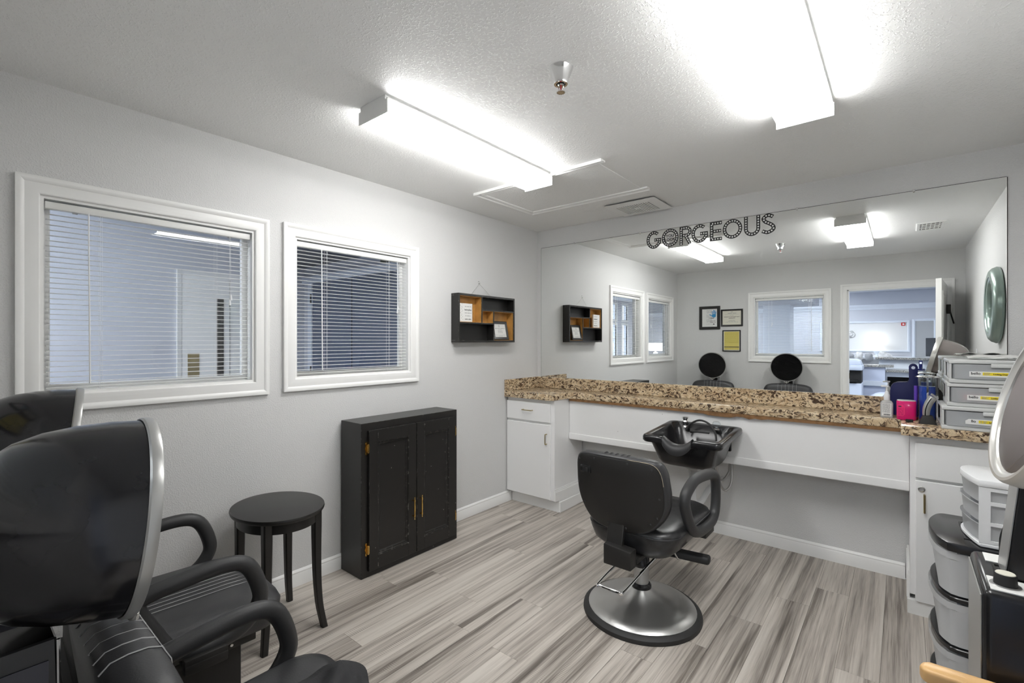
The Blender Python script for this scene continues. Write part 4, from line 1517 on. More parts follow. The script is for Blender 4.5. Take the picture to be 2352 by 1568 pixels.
# license in a leaning frame in the right cell
fy0, fy1 = V2 + dv + 0.006, V2 + dv + 0.192
fz = za_ + 0.0045
FM = Matrix.Translation((0.070, fy0, fz)) @ Matrix.Rotation(radians(-11), 4, 'Y')
t = thing('photo_frame', 'black framed license with a round seal leaning in the shelf cell', 'frame', (0.06, (fy0 + fy1) / 2, fz))
bm = nb()
mitre_frame(bm, 0.020, 0.166, 0.024, 0.136, [(0, 0.0), (0, 0.006), (0.018, 0.010), (0.024, 0.006), (0.024, -0.008), (0, -0.008), (0, 0)], lambda a, b, h: (h, a, b))
bm.transform(FM)
obj('frame', bm, 'bwood', t, smooth=20)
bm = box(nb(), (-0.004, 0.018, 0.022), (0.003, 0.168, 0.138), mtx=FM)
obj('certificate', bm, 'paper', t, smooth=0)
bm = nb()
it = []
for v, w_, h_ in ((0.098, 0.125, 0.006), (0.086, 0.05, 0.004), (0.077, 0.06, 0.004), (0.069, 0.055, 0.004), (0.061, 0.065, 0.004), (0.040, 0.125, 0.003), (0.033, 0.05, 0.003)):
    it += wordlines(0.093 - w_ / 2, 0.093 + w_ / 2, v, h_, r3)
bars(bm, (0.003, 0, 0), (0, 1, 0), (0, 0, 1), it)
for rr, rr2 in ((0.0105, 0.0085), (0.006, 0.004)):
    n = 16
    A = [bm.verts.new((0.0036, 0.084 + rr * cos(2 * pi * k / n), 0.118 + rr * sin(2 * pi * k / n))) for k in range(n)]
    B = [bm.verts.new((0.0036, 0.084 + rr2 * cos(2 * pi * k / n), 0.118 + rr2 * sin(2 * pi * k / n))) for k in range(n)]
    for k in range(n):
        bm.faces.new((A[k], A[(k + 1) % n], B[(k + 1) % n], B[k]))
bm.transform(FM)
obj('print_and_seal', bm, 'inkg', t, smooth=0)

# ------------------------------------------------------------------ dryer chairs along the back wall
HX = 0.622
t = thing('hooded_dryer_chair', 'black hooded dryer chair in the far corner by the left wall window', 'chair', (HX, -3.2, 0), 'hooded dryer chairs on the back wall')
dryer_far = t


def seat_ring(hx, y0, y1, r, z):
    return [(HX + x, y, z) for x, y in rrect(0, (y0 + y1) / 2, hx, (y1 - y0) / 2, r, 6)]


bm = loft(nb(), [seat_ring(0.235, -3.36, -2.85, 0.05, 0.352), seat_ring(0.262, -3.38, -2.825, 0.07, 0.362), seat_ring(0.270, -3.38, -2.805, 0.09, 0.395), seat_ring(0.270, -3.38, -2.800, 0.09, 0.430), seat_ring(0.262, -3.37, -2.810, 0.09, 0.452), seat_ring(0.235, -3.36, -2.845, 0.08, 0.466), seat_ring(0.16, -3.34, -2.92, 0.06, 0.468), seat_ring(0.06, -3.30, -3.02, 0.03, 0.466)])
se = obj('seat', bm, 'bvinyl', t, smooth=60)
bm = nb()
for k in range(6):
    x = HX - 0.075 + 0.030 * k
    tube(bm, [(x, -3.30, 0.4685), (x, -2.93, 0.4690), (x, -2.86, 0.4650), (x, -2.822, 0.4560), (x, -2.805, 0.440)], 0.0013, 4)
obj('stitching', bm, 'stitch', se)
DB = [(-0.285, 0.47), (-0.290, 0.62), (-0.288, 0.72), (-0.272, 0.79), (-0.235, 0.83), (-0.15, 0.848), (0.0, 0.853), (0.15, 0.848), (0.235, 0.83), (0.272, 0.79), (0.288, 0.72), (0.290, 0.62), (0.285, 0.47), (0.0, 0.462)]


def dring(s, dy):
    return [(HX + x * s, -3.322 + dy - 0.13 * (0.66 + (z - 0.66) * s - 0.47), 0.66 + (z - 0.66) * s) for x, z in [(p.x, p.y) for p in smooth_path([(x, z, 0) for x, z in DB], True, 3)]]


bm = loft(nb(), [dring(0.5, -0.055), dring(0.92, -0.050), dring(0.985, -0.034), dring(1.0, -0.010), dring(0.99, 0.018), dring(0.95, 0.036), dring(0.80, 0.046), dring(0.3, 0.046)])
bk = obj('backrest', bm, 'bvinyl', t, smooth=60)
bm = nb()
for k in range(6):
    x = HX - 0.105 + 0.042 * k
    pts = []
    for sc, dy, oy, oz in ((0.92, -0.050, -0.002, 0), (0.985, -0.034, -0.001, 0.0015), (1.0, -0.010, 0, 0.002), (0.99, 0.018, 0, 0.002), (0.95, 0.036, 0.001, 0.0015), (0.80, 0.046, 0.0015, 0.001), (0.5, 0.046, 0.0012, 0), (0.2, 0.046, 0.0012, 0)):
        z = 0.66 + (0.850 - 0.66) * sc
        pts.append((x, -3.322 + dy - 0.13 * (z - 0.47) + oy, z + oz))
    tube(bm, pts, 0.0016, 4)
obj('stitching', bm, 'stitch', bk)
AR = [(-3.255, 0.632), (-3.15, 0.648), (-3.03, 0.655), (-2.965, 0.628), (-2.928, 0.545), (-2.930, 0.485), (-2.985, 0.425), (-3.09, 0.405), (-3.185, 0.440), (-3.235, 0.520), (-3.272, 0.600)]
for s in (-1, 1):
    bm = tube(nb(), smooth_path([(HX + s * 0.290, y + 0.018, z - 0.008) for y, z in AR], True, 5), 0.0265, 10, True, r2=0.024)
    obj('armrest', bm, 'burethane', t, smooth=60)
    bm = box(nb(), (HX + min(s * 0.21, s * 0.335), -3.14, 0.365), (HX + max(s * 0.21, s * 0.335), -3.02, 0.383), 0.002)
    box(bm, (HX + s * 0.315 - 0.018, -3.14, 0.352), (HX + s * 0.315 + 0.018, -3.02, 0.400), 0.003)
    obj('arm_bracket', bm, 'bpanel', t)
obj('seat_frame', box(nb(), (HX - 0.235, -3.40, 0.322), (HX + 0.235, -2.90, 0.3515), 0.004), 'bpanel', t)
bm = nb()
for s in (-1, 1):
    for y in (-3.30, -3.15, -2.98):
        lathe(bm, [(0, 0), (0.006, 0), (0.005, 0.003), (0, 0.003)], (HX + s * 0.2352, y, 0.337), (s, 0, 0), 8)
obj('screw', bm, 'steel', t)
obj('pedestal', box(nb(), (HX - 0.190, -3.46, 0.0), (HX + 0.190, -2.935, 0.3215), 0.003, 1), 'bpanel', t, smooth=0)
bm = prism(nb(), [(-3.545, 0.10), (-3.455, 0.10), (-3.455, 0.42), (-3.465, 0.90), (-3.545, 0.90)], HX - 0.045, HX + 0.045, 'YZ', 0.003, 1)
po = obj('hood_post', bm, 'bplastic', t, smooth=0)
bm = box(nb(), (HX - 0.14, -3.545, 0.06), (HX + 0.14, -3.455, 0.16), 0.004)
obj('post_foot', bm, 'bpanel', t)
bm = nb()
for y in (-3.545, -3.459):
    for s in (-1, 1):
        tube(bm, [(HX + s * 0.0455, y, 0.43), (HX + s * 0.0455, y - (0.004 if y > -3.5 else 0), 0.895)], 0.0028, 6)
obj('chrome_edge', bm, 'chrome', po)
bm = nb()
for s in (-1, 1):
    box(bm, (HX + s * 0.0462 - 0.001, -3.530, 0.50), (HX + s * 0.0462 + 0.001, -3.475, 0.865))
obj('side_plate', bm, mat('slate_side_plate', (0.055, 0.055, 0.07), 0.45), po, smooth=0)
HC, HN = (HX - 0.012, -3.374, 1.062), Vector((0.075, 1.0, -0.12)).normalized()
OUT = [(0.186, 0.010), (0.186, 0.0), (0.183, -0.05), (0.175, -0.10), (0.162, -0.145), (0.144, -0.180), (0.118, -0.207), (0.082, -0.224), (0.04, -0.231), (0.0, -0.232)]
INN = [(0.0, -0.226), (0.04, -0.225), (0.080, -0.218), (0.114, -0.201), (0.138, -0.175), (0.156, -0.142), (0.169, -0.10), (0.177, -0.05), (0.180, 0.0), (0.180, 0.010)]
OUT = [(r * 0.965, h) for r, h in OUT]
INN = [(r * 0.965, h) for r, h in INN]
hd = obj('hood', lathe(nb(), OUT, HC, HN, 56), 'hood', t, smooth=60)
obj('hood_lining', lathe(nb(), INN, HC, HN, 56), 'hoodin', hd, smooth=60)
obj('hood_rim', lathe(nb(), [(r * 0.965, h) for r, h in ((0.1795, -0.004), (0.1805, 0.008), (0.184, 0.012), (0.189, 0.012), (0.1915, 0.007), (0.1915, -0.005), (0.188, -0.008), (0.1865, -0.004), (0.1795, -0.004))], HC, HN, 56), 'silver', hd, 'grey metal rim', smooth=40)
hm = axis_m(HC, HN)
bm = tube(nb(), [hm @ Vector((0.0, 0, 0.004)) + Vector((0, 0, -0.186)), hm @ Vector((0.0, 0, 0.004)) + Vector((0, 0, -0.207))], [0.008, 0.006], 8)
tube(bm, smooth_path([Vector(HC) + Vector((-0.03, 0, -0.182)), Vector(HC) + Vector((-0.015, -0.005, -0.197)), Vector(HC) + Vector((0.015, -0.005, -0.197)), Vector(HC) + Vector((0.03, 0, -0.182))], sub=3), 0.004, 6)
obj('visor_clip', bm, 'rim', hd)
dryer_far.rotation_euler = (0, 0, radians(-3))
dryer_far.location.y += 0.018
dn = copy_tree(dryer_far, (1.530, -3.235, 0), 'black hooded dryer chair nearest the camera with a black cape on its seat')
for ch in dn.children:
    if ch.name.startswith('seat'):
        ch.location = (0, -0.035, 0)
    if ch.name.startswith('arm'):
        ch.location = (0, -0.010, -0.024)
    if ch.name.startswith('hood.'):
        ch.location = (0, 0.023, 0)

# black cape thrown on the near seat
bm = nb()
NX, NY = 26, 20
r4 = random.Random(8)
G = []
for i in range(NX + 1):
    row = []
    for j in range(NY + 1):
        u, v = i / NX, j / NY
        xl = 1.325 + 0.13 * v
        x = xl + (1.80 - xl) * u
        y = -3.24 + 0.355 * v
        e = min(u, 1 - u, v, 1 - v)
        z = 0.4800 + 0.016 * math.sin(pi * min(1, e * 3.2) / 2) + 0.011 * sin(u * 17 + 3 * sin(v * 7)) * min(1, e * 8) + 0.008 * sin(v * 23 + u * 9) * min(1, e * 8)
        ex = 0.02 * sin(v * 11 + 1) * (1 - u) + 0.018 * sin(v * 9) * u
        ey = 0.022 * sin(u * 10) * v
        z = max(z, 0.4712)
        row.append(bm.verts.new((x + ex, y + ey, z)))
    G.append(row)
for i in range(NX):
    for j in range(NY):
        bm.faces.new((G[i][j], G[i + 1][j], G[i + 1][j + 1], G[i][j + 1]))
cape = obj('salon_cape', bm, 'cape', smooth=180)
tag(cape, 'crumpled black cape lying on the seat of the nearest dryer chair', 'cape')
so = cape.modifiers.new('thick', 'SOLIDIFY')
so.thickness = 0.004
so.offset = 1

# ------------------------------------------------------------------ right foreground: dryer on a box, drawer cart, chair
bx0, bx1, by0, by1, bz = 2.812, 3.100, -2.185, -1.915, 0.858
t = thing('box_hair_dryer', 'silver hood hair dryer on a tall black control box at the right frame edge', 'hair dryer', ((bx0 + bx1) / 2, (by0 + by1) / 2, 0))
obj('control_box', box(nb(), (bx0, by0, 0.03), (bx1, by1, bz), 0.014, 3), 'bplastic', t)
obj('box_foot', box(nb(), (bx0 + 0.02, by0 + 0.02, 0.0), (bx1 - 0.02, by1 - 0.02, 0.0295)), 'rubber', t, smooth=0)
cbx = t
obj('side_panel', box(nb(), (bx0 - 0.0035, by0 + 0.016, 0.06), (bx0 - 0.0003, by1 - 0.016, bz - 0.016), 0.001, 1), 'silver', t, smooth=0)
p1 = obj('control_label', box(nb(), (bx0 + 0.013, by0 + 0.014, bz + 0.0003), (bx1 - 0.02, by0 + 0.092, bz + 0.0025)), 'paper', t, smooth=0)
p2 = obj('warning_label', box(nb(), (bx0 + 0.022, by1 - 0.075, bz + 0.0003), (bx1 - 0.02, by1 - 0.016, bz + 0.0025)), 'paper', t, smooth=0)
bm = nb()
r5 = random.Random(2)
it = []
for v in (0.014, 0.024, 0.034):
    it += wordlines(0.07, 0.12, v, 0.005, r5)
bars(bm, (bx0 + 0.022, by1 - 0.072, bz + 0.0026), (1, 0, 0), (0, 1, 0), it)
obj('small_print', bm, 'ink', p2, smooth=0)
bm = bars(nb(), (bx0 + 0.022, by1 - 0.072, bz + 0.0026), (1, 0, 0), (0, 1, 0), [(0.055, 0.025, 0.006, 0.030), (0.095, 0.006, 0.04, 0.005)])
obj('red_print', bm, 'redcloth', p2, smooth=0)
bm = mitre_frame(nb(), bx0 + 0.035, bx1 - 0.14, by0 + 0.105, by1 - 0.09, [(0, 0.0003), (0, 0.002), (0.004, 0.002), (0.004, 0.0003)], lambda a, b, h: (a, b, bz + h))
obj('vent_recess', bm, 'bpanel', t, smooth=0)
kx, ky = bx0 + 0.040, by0 + 0.056
bm = lathe(nb(), [(0, 0.0026), (0.026, 0.0026), (0.025, 0.004), (0, 0.004)], (kx, ky, bz), n=28)
kn = obj('knob_ring', bm, 'silver', t)
kn = obj('knob', lathe(nb(), [(0, 0.004), (0.0195, 0.004), (0.0185, 0.026), (0.0175, 0.0275), (0, 0.0275)], (kx, ky, bz), n=28), 'rubber', t)
obj('knob_cap', lathe(nb(), [(0, 0.0276), (0.0165, 0.0276), (0.0155, 0.029), (0, 0.029)], (kx, ky, bz), n=28), 'cream', kn)
bm = prism(nb(), [(2.858, bz + 0.0005), (2.955, bz + 0.0005), (2.985, 1.12), (2.884, 1.12)], -2.085, -1.985, 'XZ', 0.003, 1)
po = obj('hood_post', bm, 'bplastic', t, smooth=0)
bm = prism(nb(), [(2.8555, bz + 0.001), (2.8575, bz + 0.001), (2.8835, 1.12), (2.8815, 1.12)], -2.083, -1.987, 'XZ')
obj('post_trim', bm, 'silver', po, smooth=0)
bm = nb()
tube(bm, smooth_path([(2.890, -1.975, 0.965), (2.874, -1.962, 0.945), (2.866, -1.955, 0.91), (2.866, -1.955, 0.8588)], sub=4), 0.005, 6)
obj('power_cord', bm, 'rubber', t)
HC3, HN3 = (2.904, -2.105, 1.258), Vector((-0.94, -0.09, 0.24)).normalized()
OUT3 = [(r * 0.93 / 0.965, h * 0.98) for r, h in OUT]
INN3 = [(r * 0.93 / 0.965, h * 0.98) for r, h in INN]
hd = obj('hood', lathe(nb(), OUT3, HC3, HN3, 64), 'smoke', t, smooth=60)
obj('hood_lining', lathe(nb(), INN3, HC3, HN3, 64), 'smokein', hd, smooth=60)
obj('hood_rim', lathe(nb(), [(0.163, -0.004), (0.158, 0.010), (0.160, 0.014), (0.166, 0.016), (0.172, 0.022), (0.179, 0.022), (0.183, 0.014), (0.184, -0.012), (0.176, -0.015), (0.1735, -0.008), (0.163, -0.004)], HC3, HN3, 64), 'rim', hd, 'wide silver rim', smooth=35)
hm = axis_m(HC3, HN3)
bm = nb()
for k in range(26):
    a = 2 * pi * k / 26
    p = hm @ Vector((0.1605 * cos(a), 0.1605 * sin(a), -0.045))
    n_ = (hm.to_3x3() @ Vector((-cos(a), -sin(a), 0.1))).normalized()
    lathe(bm, [(0, 0), (0.0045, 0), (0.004, 0.002), (0, 0.0026)], p, n_, 8)
obj('rivet', bm, 'chrome', hd)
bm = tube(nb(), [hm @ Vector((0.0, -0.0, -0.10)) + Vector((0.03, 0.06, -0.15)), Vector((2.94, -2.04, 1.12))], [0.02, 0.03], 8)
obj('hinge_neck', bm, 'bplastic', po)

# black three-drawer cart
cx1 = 3.12


def cart_outline(ins=0.0, xr=cx1):
    pts = [(xr, -1.150 + ins), (2.835 + ins, -1.150 + ins), (2.812 + ins, -1.142 + ins)]
    arcp = [(p.x, p.y) for p in smooth_path([(2.812 + ins, -1.142 + ins, 0), (2.782 + ins, -1.075, 0), (2.765 + ins, -0.955, 0), (2.768 + ins, -0.850, 0), (2.795 + ins, -0.755 - ins, 0), (2.820 + ins, -0.730 - ins, 0)], sub=5)]
    return pts[:2] + arcp + [(2.850 + ins, -0.728 - ins), (xr, -0.728 - ins)]


t = thing('drawer_cart', 'black plastic three-drawer cart with clear drawers before the right cabinet', 'drawers', (2.95, -0.94, 0))
tp = obj('top', prism(nb(), cart_outline(), 0.588, 0.620, 'XY', 0.006, 2), 'bplastic', t)
bm = nb()
mitre_frame(bm, 2.87, 3.06, -1.05, -0.83, [(0, 0.0002), (0, 0.0025), (0.006, 0.0025), (0.006, 0.0002)], lambda a, b, h: (a, b, 0.62 + h))
obj('tray_lip', bm, 'bplastic', tp, smooth=0)
for z in (0.395, 0.200, 0.0):
    obj('shelf', prism(nb(), cart_outline(0.006), z, z + 0.018, 'XY', 0.003, 1), 'bplastic', t)
for y in (-1.148, -0.742):
    obj('side_panel', box(nb(), (2.872, y, 0.0185), (cx1 - 0.002, y + 0.012, 0.5875), 0.002, 1), 'bplastic', t, smooth=0)
for z0, z1 in ((0.420, 0.583), (0.2245, 0.389), (0.0245, 0.194)):
    oc = [(x, y) for x, y in cart_outline(0.010, 3.09)]
    ring0 = [(x, y, z0) for x, y in oc]
    b = nb()
    lo_ = [(min(max(x, 2.79), 3.09), y * 0.985 - 0.014, z0) for x, y in oc]
    loft(b, [lo_, [(x - 0.002, y, z1 - 0.028) for x, y in oc], [(x - 0.010, y, z1 - 0.026) for x, y in oc], [(x - 0.010, y, z1) for x, y in oc]], True, False)
    dw = obj('drawer', b, 'milky', t, 'milky clear drawer', smooth=40)
    obj('contents', box(nb(), (2.86, -1.09, z0 + 0.01), (3.07, -0.79, z0 + 0.09), 0.02, 2), 'content', dw)
# small white organiser on the cart
t = thing('desktop_drawers', 'small white three-drawer plastic organiser standing on the black cart', 'drawers', (2.98, -0.98, 0.6225))
oz, ot = 0.6225, 0.875
ox0, ox1, oy0, oy1 = 2.880, 3.105, -1.125, -0.845


def org_outline(ins=0.0):
    arcp = [(p.x, p.y) for p in smooth_path([(ox0 + 0.020 + ins, oy0 + ins, 0), (ox0 + ins, oy0 + 0.07, 0), (ox0 - 0.018 + ins, oy0 + 0.17, 0), (ox0 - 0.012 + ins, oy1 - 0.04, 0), (ox0 + 0.01 + ins, oy1 - ins, 0)], sub=4)]
    return [(ox1, oy0 + ins)] + arcp + [(ox1, oy1 - ins)]


obj('top', prism(nb(), org_outline(), ot - 0.026, ot, 'XY', 0.005, 2), 'wplast', t)
obj('base', prism(nb(), org_outline(0.002), oz, oz + 0.014, 'XY', 0.003, 1), 'wplast', t)
for y in (oy0 + 0.003, oy1 - 0.009):
    bm = nb()
    box(bm, (ox0 + 0.020, y, oz + 0.0145), (ox0 + 0.052, y + 0.006, ot - 0.0265))
    box(bm, (ox1 - 0.020, y, oz + 0.0145), (ox1, y + 0.006, ot - 0.0265))
    for z in (oz + 0.0145, oz + 0.083, oz + 0.160, ot - 0.040):
        box(bm, (ox0 + 0.052, y, z), (ox1 - 0.020, y + 0.006, z + 0.013))
    obj('side_frame', bm, 'wplast', t, smooth=0)
for k in range(3):
    z0 = oz + 0.018 + 0.073 * k
    b = nb()
    oc = org_outline(0.010)
    loft(b, [[(x, y, z0) for x, y in oc], [(x - 0.006, y, z0 + 0.060) for x, y in oc], [(x - 0.010, y, z0 + 0.064) for x, y in oc], [(x - 0.010, y, z0 + 0.068) for x, y in oc]], True, False)
    dw = obj('drawer', b, 'milky', t, 'milky clear drawer', smooth=40)
    obj('contents', box(nb(), (ox0 + 0.05, oy0 + 0.05, z0 + 0.004), (ox1 - 0.03, oy1 - 0.05, z0 + 0.035), 0.01, 2), 'content', dw)

# wooden armchair, only the arm end shows
ax0, ax1 = 2.706, 3.150
t = thing('wooden_armchair', 'light varnished wooden armchair, one arm showing at the bottom right corner', 'chair', (2.93, -2.44, 0))
for y in (-2.238, -2.650):
    pts = [(ax0 + 0.012, -0.022), (ax0 + 0.002, -0.012), (ax0, 0.0), (ax0 + 0.004, 0.014), (ax0 + 0.016, 0.024), (2.86, 0.027), (3.05, 0.022), (ax1, 0.018), (ax1, -0.018), (3.05, -0.022), (2.86, -0.027)]
    obj('armrest', prism(nb(), [(x, y + v) for x, v in pts], 0.652, 0.682, 'XY', 0.008, 3), 'beech', t)
    obj('leg', tube(nb(), [(2.752, y, 0.0), (2.757, y, 0.40), (2.760, y, 0.6515)], [0.014, 0.019, 0.017], 10), 'beech', t)
    obj('leg', tube(nb(), [(3.185, y, 0.0), (3.150, y, 0.42), (3.135, y, 0.6515)], [0.014, 0.019, 0.017], 10), 'beech', t)
    obj('side_rail', box(nb(), (2.765, y - 0.010, 0.345), (3.150, y + 0.010, 0.400), 0.003, 1), 'beech', t, smooth=0)
for x in (2.757, 3.152):
    obj('cross_rail', box(nb(), (x - 0.010, -2.632, 0.350), (x + 0.010, -2.256, 0.398), 0.003, 1), 'beech', t, smooth=0)
obj('seat', box(nb(), (2.735, -2.628, 0.4005), (3.120, -2.260, 0.452), 0.018, 3), 'bvinyl', t)
obj('backrest', box(nb(), (-0.022, -2.628, 0.0), (0.022, -2.260, 0.36), 0.016, 3, Matrix.Translation((3.140, 0, 0.470)) @ Matrix.Rotation(radians(7), 4, 'Y')), 'bvinyl', t)

# ------------------------------------------------------------------ things on the counter
CZ = CT + 0.0006
# stack of three drawer boxes
BOXES = [(2.826, -0.474, 0.0, 0.0), (2.846, -0.462, 0.0, 0.012), (2.852, -0.468, 0.0, 0.02)]
BH = 0.114


def bin_box(label, x, y, z, torn, content):
    w_, d_ = 0.345, 0.40
    t = thing('locking_drawer_box', label, 'storage box', (x + w_ / 2, y + d_ / 2, z), 'stack of grey and clear drawer boxes')
    x1_, y1_ = x + w_, y + d_
    obj('base', box(nb(), (x, y, z), (x1_, y1_, z + 0.020), 0.004, 2), 'bin', t)
    obj('lid', box(nb(), (x, y, z + BH - 0.020), (x1_, y1_, z + BH - 0.0008), 0.005, 2), 'bin', t)
    bm = nb()
    for (p, q) in (((x + 0.002, y + 0.004), (x + 0.010, y + 0.050)), ((x + 0.002, y + 0.12), (x + 0.008, y + 0.165)), ((x + 0.002, y1_ - 0.07), (x + 0.008, y1_ - 0.004)), ((x1_ - 0.010, y + 0.004), (x1_ - 0.002, y + 0.05)), ((x1_ - 0.010, y1_ - 0.05), (x1_ - 0.002, y1_ - 0.004)), ((x + 0.01, y1_ - 0.01), (x1_ - 0.01, y1_ - 0.004))):
        box(bm, (p[0], p[1], z + 0.0205), (q[0], q[1], z + BH - 0.0205), 0.001, 1)
    obj('frame', bm, 'bin', t, smooth=0)
    dz0, dz1 = z + 0.0215, z + BH - 0.022
    dr = nb()
    ox = [(x + 0.014, y1_ - 0.03), (x + 0.014, y + 0.012), (x + 0.020, y - 0.002), (x + 0.035, y - 0.006), (x1_ - 0.035, y - 0.006), (x1_ - 0.020, y - 0.002), (x1_ - 0.014, y + 0.012), (x1_ - 0.014, y1_ - 0.03)]
    loft(dr, [[(a, b, dz0) for a, b in ox], [(a, b, dz1) for a, b in ox]], True, False)
    d = obj('drawer', dr, 'clear', t, 'clear drawer front', smooth=30)
    obj('contents', box(nb(), (x + 0.06, y + 0.03, dz0 + 0.002), (x1_ - 0.05, y1_ - 0.08, dz0 + 0.040), 0.012, 2), content, d)
    bm = box(nb(), (x + 0.145, y - 0.016, z + BH - 0.036), (x1_ - 0.02, y - 0.0065, z + BH - 0.018), 0.003, 2)
    obj('latch', bm, 'bin', d)
    lx = x + (0.085 if torn else 0.072)
    lb = nb()
    poly = [(lx, dz0 + 0.012), (lx + 0.215, dz0 + 0.012), (lx + 0.215, dz0 + 0.037), (lx + 0.012, dz0 + 0.037), (lx, dz0 + (0.028 if torn else 0.037))]
    prism(lb, poly, y - 0.0075, y - 0.0063, 'XZ')
    la = obj('label_strip', lb, 'paper', d, smooth=0)
    obj('label_band', box(nb(), (lx + 0.046, y - 0.0082, dz0 + 0.0195), (lx + 0.150, y - 0.0076, dz0 + 0.0335)), 'label_yellow', d, smooth=0)
    text('printed_word', 'bello' if not torn else 'llo', 0.0170, 'ink', (lx + (0.022 if not torn else 0.028), y - 0.0078, dz0 + 0.0275), (1, 0, 0), (0, 0, 1), d, bold=0.0003)
    text('printed_word', 'Locking Drawer', 0.0088, 'ink', (lx + 0.110, y - 0.0084, dz0 + 0.0255), (1, 0, 0), (0, 0, 1), d, bold=0.0003)
    bm = bars(nb(), (lx, y - 0.0083, dz0), (1, 0, 0), (0, 0, 1), wordlines(0.050, 0.075, 0.0295, 0.0035, RND) + wordlines(0.050, 0.072, 0.0235, 0.0035, RND) + wordlines(0.165, 0.205, 0.031, 0.003, RND))
    obj('small_print', bm, 'inkg', d, smooth=0)
    return t


bin_box('grey and clear drawer box, bottom one of the stack, its label corner torn', 2.826, -0.476, CZ, True, 'content')
bin_box('grey and clear drawer box, middle one of the stack, pink things inside', 2.846, -0.464, CZ + BH, False, 'redcloth')
bin_box('grey and clear drawer box, topmost of the stack', 2.853, -0.470, CZ + 2 * BH, False, 'content')
bm = nb()
NX = 14
G = []
r6 = random.Random(4)
pz = CZ + 3 * BH + 0.001
for i in range(NX + 1):
    row = []
    for j in range(7):
        u, v = i / NX, j / 6
        row.append(bm.verts.new((2.925 + 0.25 * u, -0.43 + 0.17 * v + 0.02 * sin(u * 9), pz + 0.004 + 0.011 * abs(sin(u * 8 + v * 3)) * (0.4 + v) + r6.uniform(0, 0.004))))
    G.append(row)
for i in range(NX):
    for j in range(6):
        bm.faces.new((G[i][j], G[i + 1][j], G[i + 1][j + 1], G[i][j + 1]))
o = obj('crumpled_paper', bm, 'paper', smooth=60)
so = o.modifiers.new('thick', 'SOLIDIFY')
so.thickness = 0.0008
tag(o, 'crumpled white paper lying on the topmost drawer box', 'paper')

# hand sanitizer
sx_, sy_ = 2.609, -0.205
t = thing('sanitizer_bottle', 'clear square hand sanitizer bottle with white pump on the counter', 'bottle', (sx_, sy_, CZ))
b = nb()
loft(b, [[(x, y, CZ + z) for x, y in rrect(sx_, sy_, hx, hy, r, 3)] for hx, hy, r, z in ((0.026, 0.019, 0.005, 0), (0.029, 0.021, 0.006, 0.004), (0.029, 0.021, 0.006, 0.082), (0.022, 0.016, 0.008, 0.094), (0.014, 0.013, 0.009, 0.098))])
bo = obj('bottle_body', b, 'clear', t, smooth=40)
obj('liquid', box(nb(), (sx_ - 0.026, sy_ - 0.018, CZ + 0.004), (sx_ + 0.026, sy_ + 0.018, CZ + 0.052)), 'cleargl', bo, smooth=0)
la = obj('label_back', box(nb(), (sx_ - 0.023, sy_ - 0.0222, CZ + 0.010), (sx_ + 0.021, sy_ - 0.0212, CZ + 0.082)), 'paper', bo, smooth=0)
it = []
for k in range(11):
    it += wordlines(-0.019, 0.017, 0.076 - 0.0045 * k, 0.0026, RND)
obj('small_print', bars(nb(), (sx_ - 0.001, sy_ - 0.0223, CZ), (1, 0, 0), (0, 0, 1), it), 'inkg', bo, smooth=0)
obj('barcode', bars(nb(), (sx_, sy_ - 0.0223, CZ), (1, 0, 0), (0, 0, 1), [(-0.012 + 0.0022 * k, 0.018, 0.0011 if k % 3 else 0.0016, 0.008) for k in range(13)]), 'ink', bo, smooth=0)
b = lathe(nb(), [(0, 0.098), (0.014, 0.098), (0.014, 0.128), (0.010, 0.134), (0.0085, 0.146), (0.004, 0.148), (0.004, 0.172), (0, 0.172)], (sx_, sy_, CZ), n=18)
box(b, (sx_ - 0.028, sy_ - 0.006, CZ + 0.172), (sx_ + 0.009, sy_ + 0.006, CZ + 0.181), 0.003, 2)
obj('pump', b, 'wplast', t)
# pink tin
px_, py_ = 2.694, -0.225
t = thing('pink_tin', 'shiny magenta tin with a printed pink label beside the sanitizer', 'tin', (px_, py_, CZ))
obj('tin_body', loft(nb(), [[(x, y, CZ + z) for x, y in rrect(px_, py_, hx, hy, r, 6)] for hx, hy, r, z in ((0.040, 0.027, 0.02, 0), (0.0425, 0.029, 0.022, 0.004), (0.0425, 0.029, 0.022, 0.100), (0.041, 0.0275, 0.021, 0.103))]), 'magenta', t, smooth=40)
obj('tin_lid', loft(nb(), [[(x, y, CZ + z) for x, y in rrect(px_, py_, hx, hy, 0.02, 6)] for hx, hy, z in ((0.0405, 0.027, 0.1032), (0.0405, 0.027, 0.106), (0.038, 0.025, 0.107))]), 'bin', t, smooth=40)
lx0, lz0 = px_ - 0.0415, CZ + 0.022
pb = prism(nb(), [(px_ - 0.040, CZ + 0.020), (px_ - 0.014, CZ + 0.020), (px_ - 0.006, CZ + 0.030), (px_ - 0.006, CZ + 0.070), (px_ - 0.016, CZ + 0.082), (px_ - 0.040, CZ + 0.082)], py_ - 0.0302, py_ - 0.0285, 'XZ')
tl = obj('tin_label', pb, 'pinkl', t, smooth=0)
it = []
for k in range(7):
    it += wordlines(-0.036, -0.012, 0.062 - 0.006 * k, 0.0032, RND)
obj('small_print', bars(nb(), (px_, py_ - 0.0303, CZ), (1, 0, 0), (0, 0, 1), it), mat('dark_pink_print', (0.45, 0.0, 0.08), 0.5), tl, smooth=0)
obj('black_mark', bars(nb(), (px_, py_ - 0.0304, CZ), (1, 0, 0), (0, 0, 1), [(-0.0275, 0.073, 0.013, 0.006)]), 'ink', tl, smooth=0)
o = obj('comb_guard', box(nb(), (2.690, -0.330, CZ), (2.722, -0.314, CZ + 0.014), 0.002, 1), 'bplastic')
tag(o, 'small black clipper comb guard lying before the pink tin', 'comb')
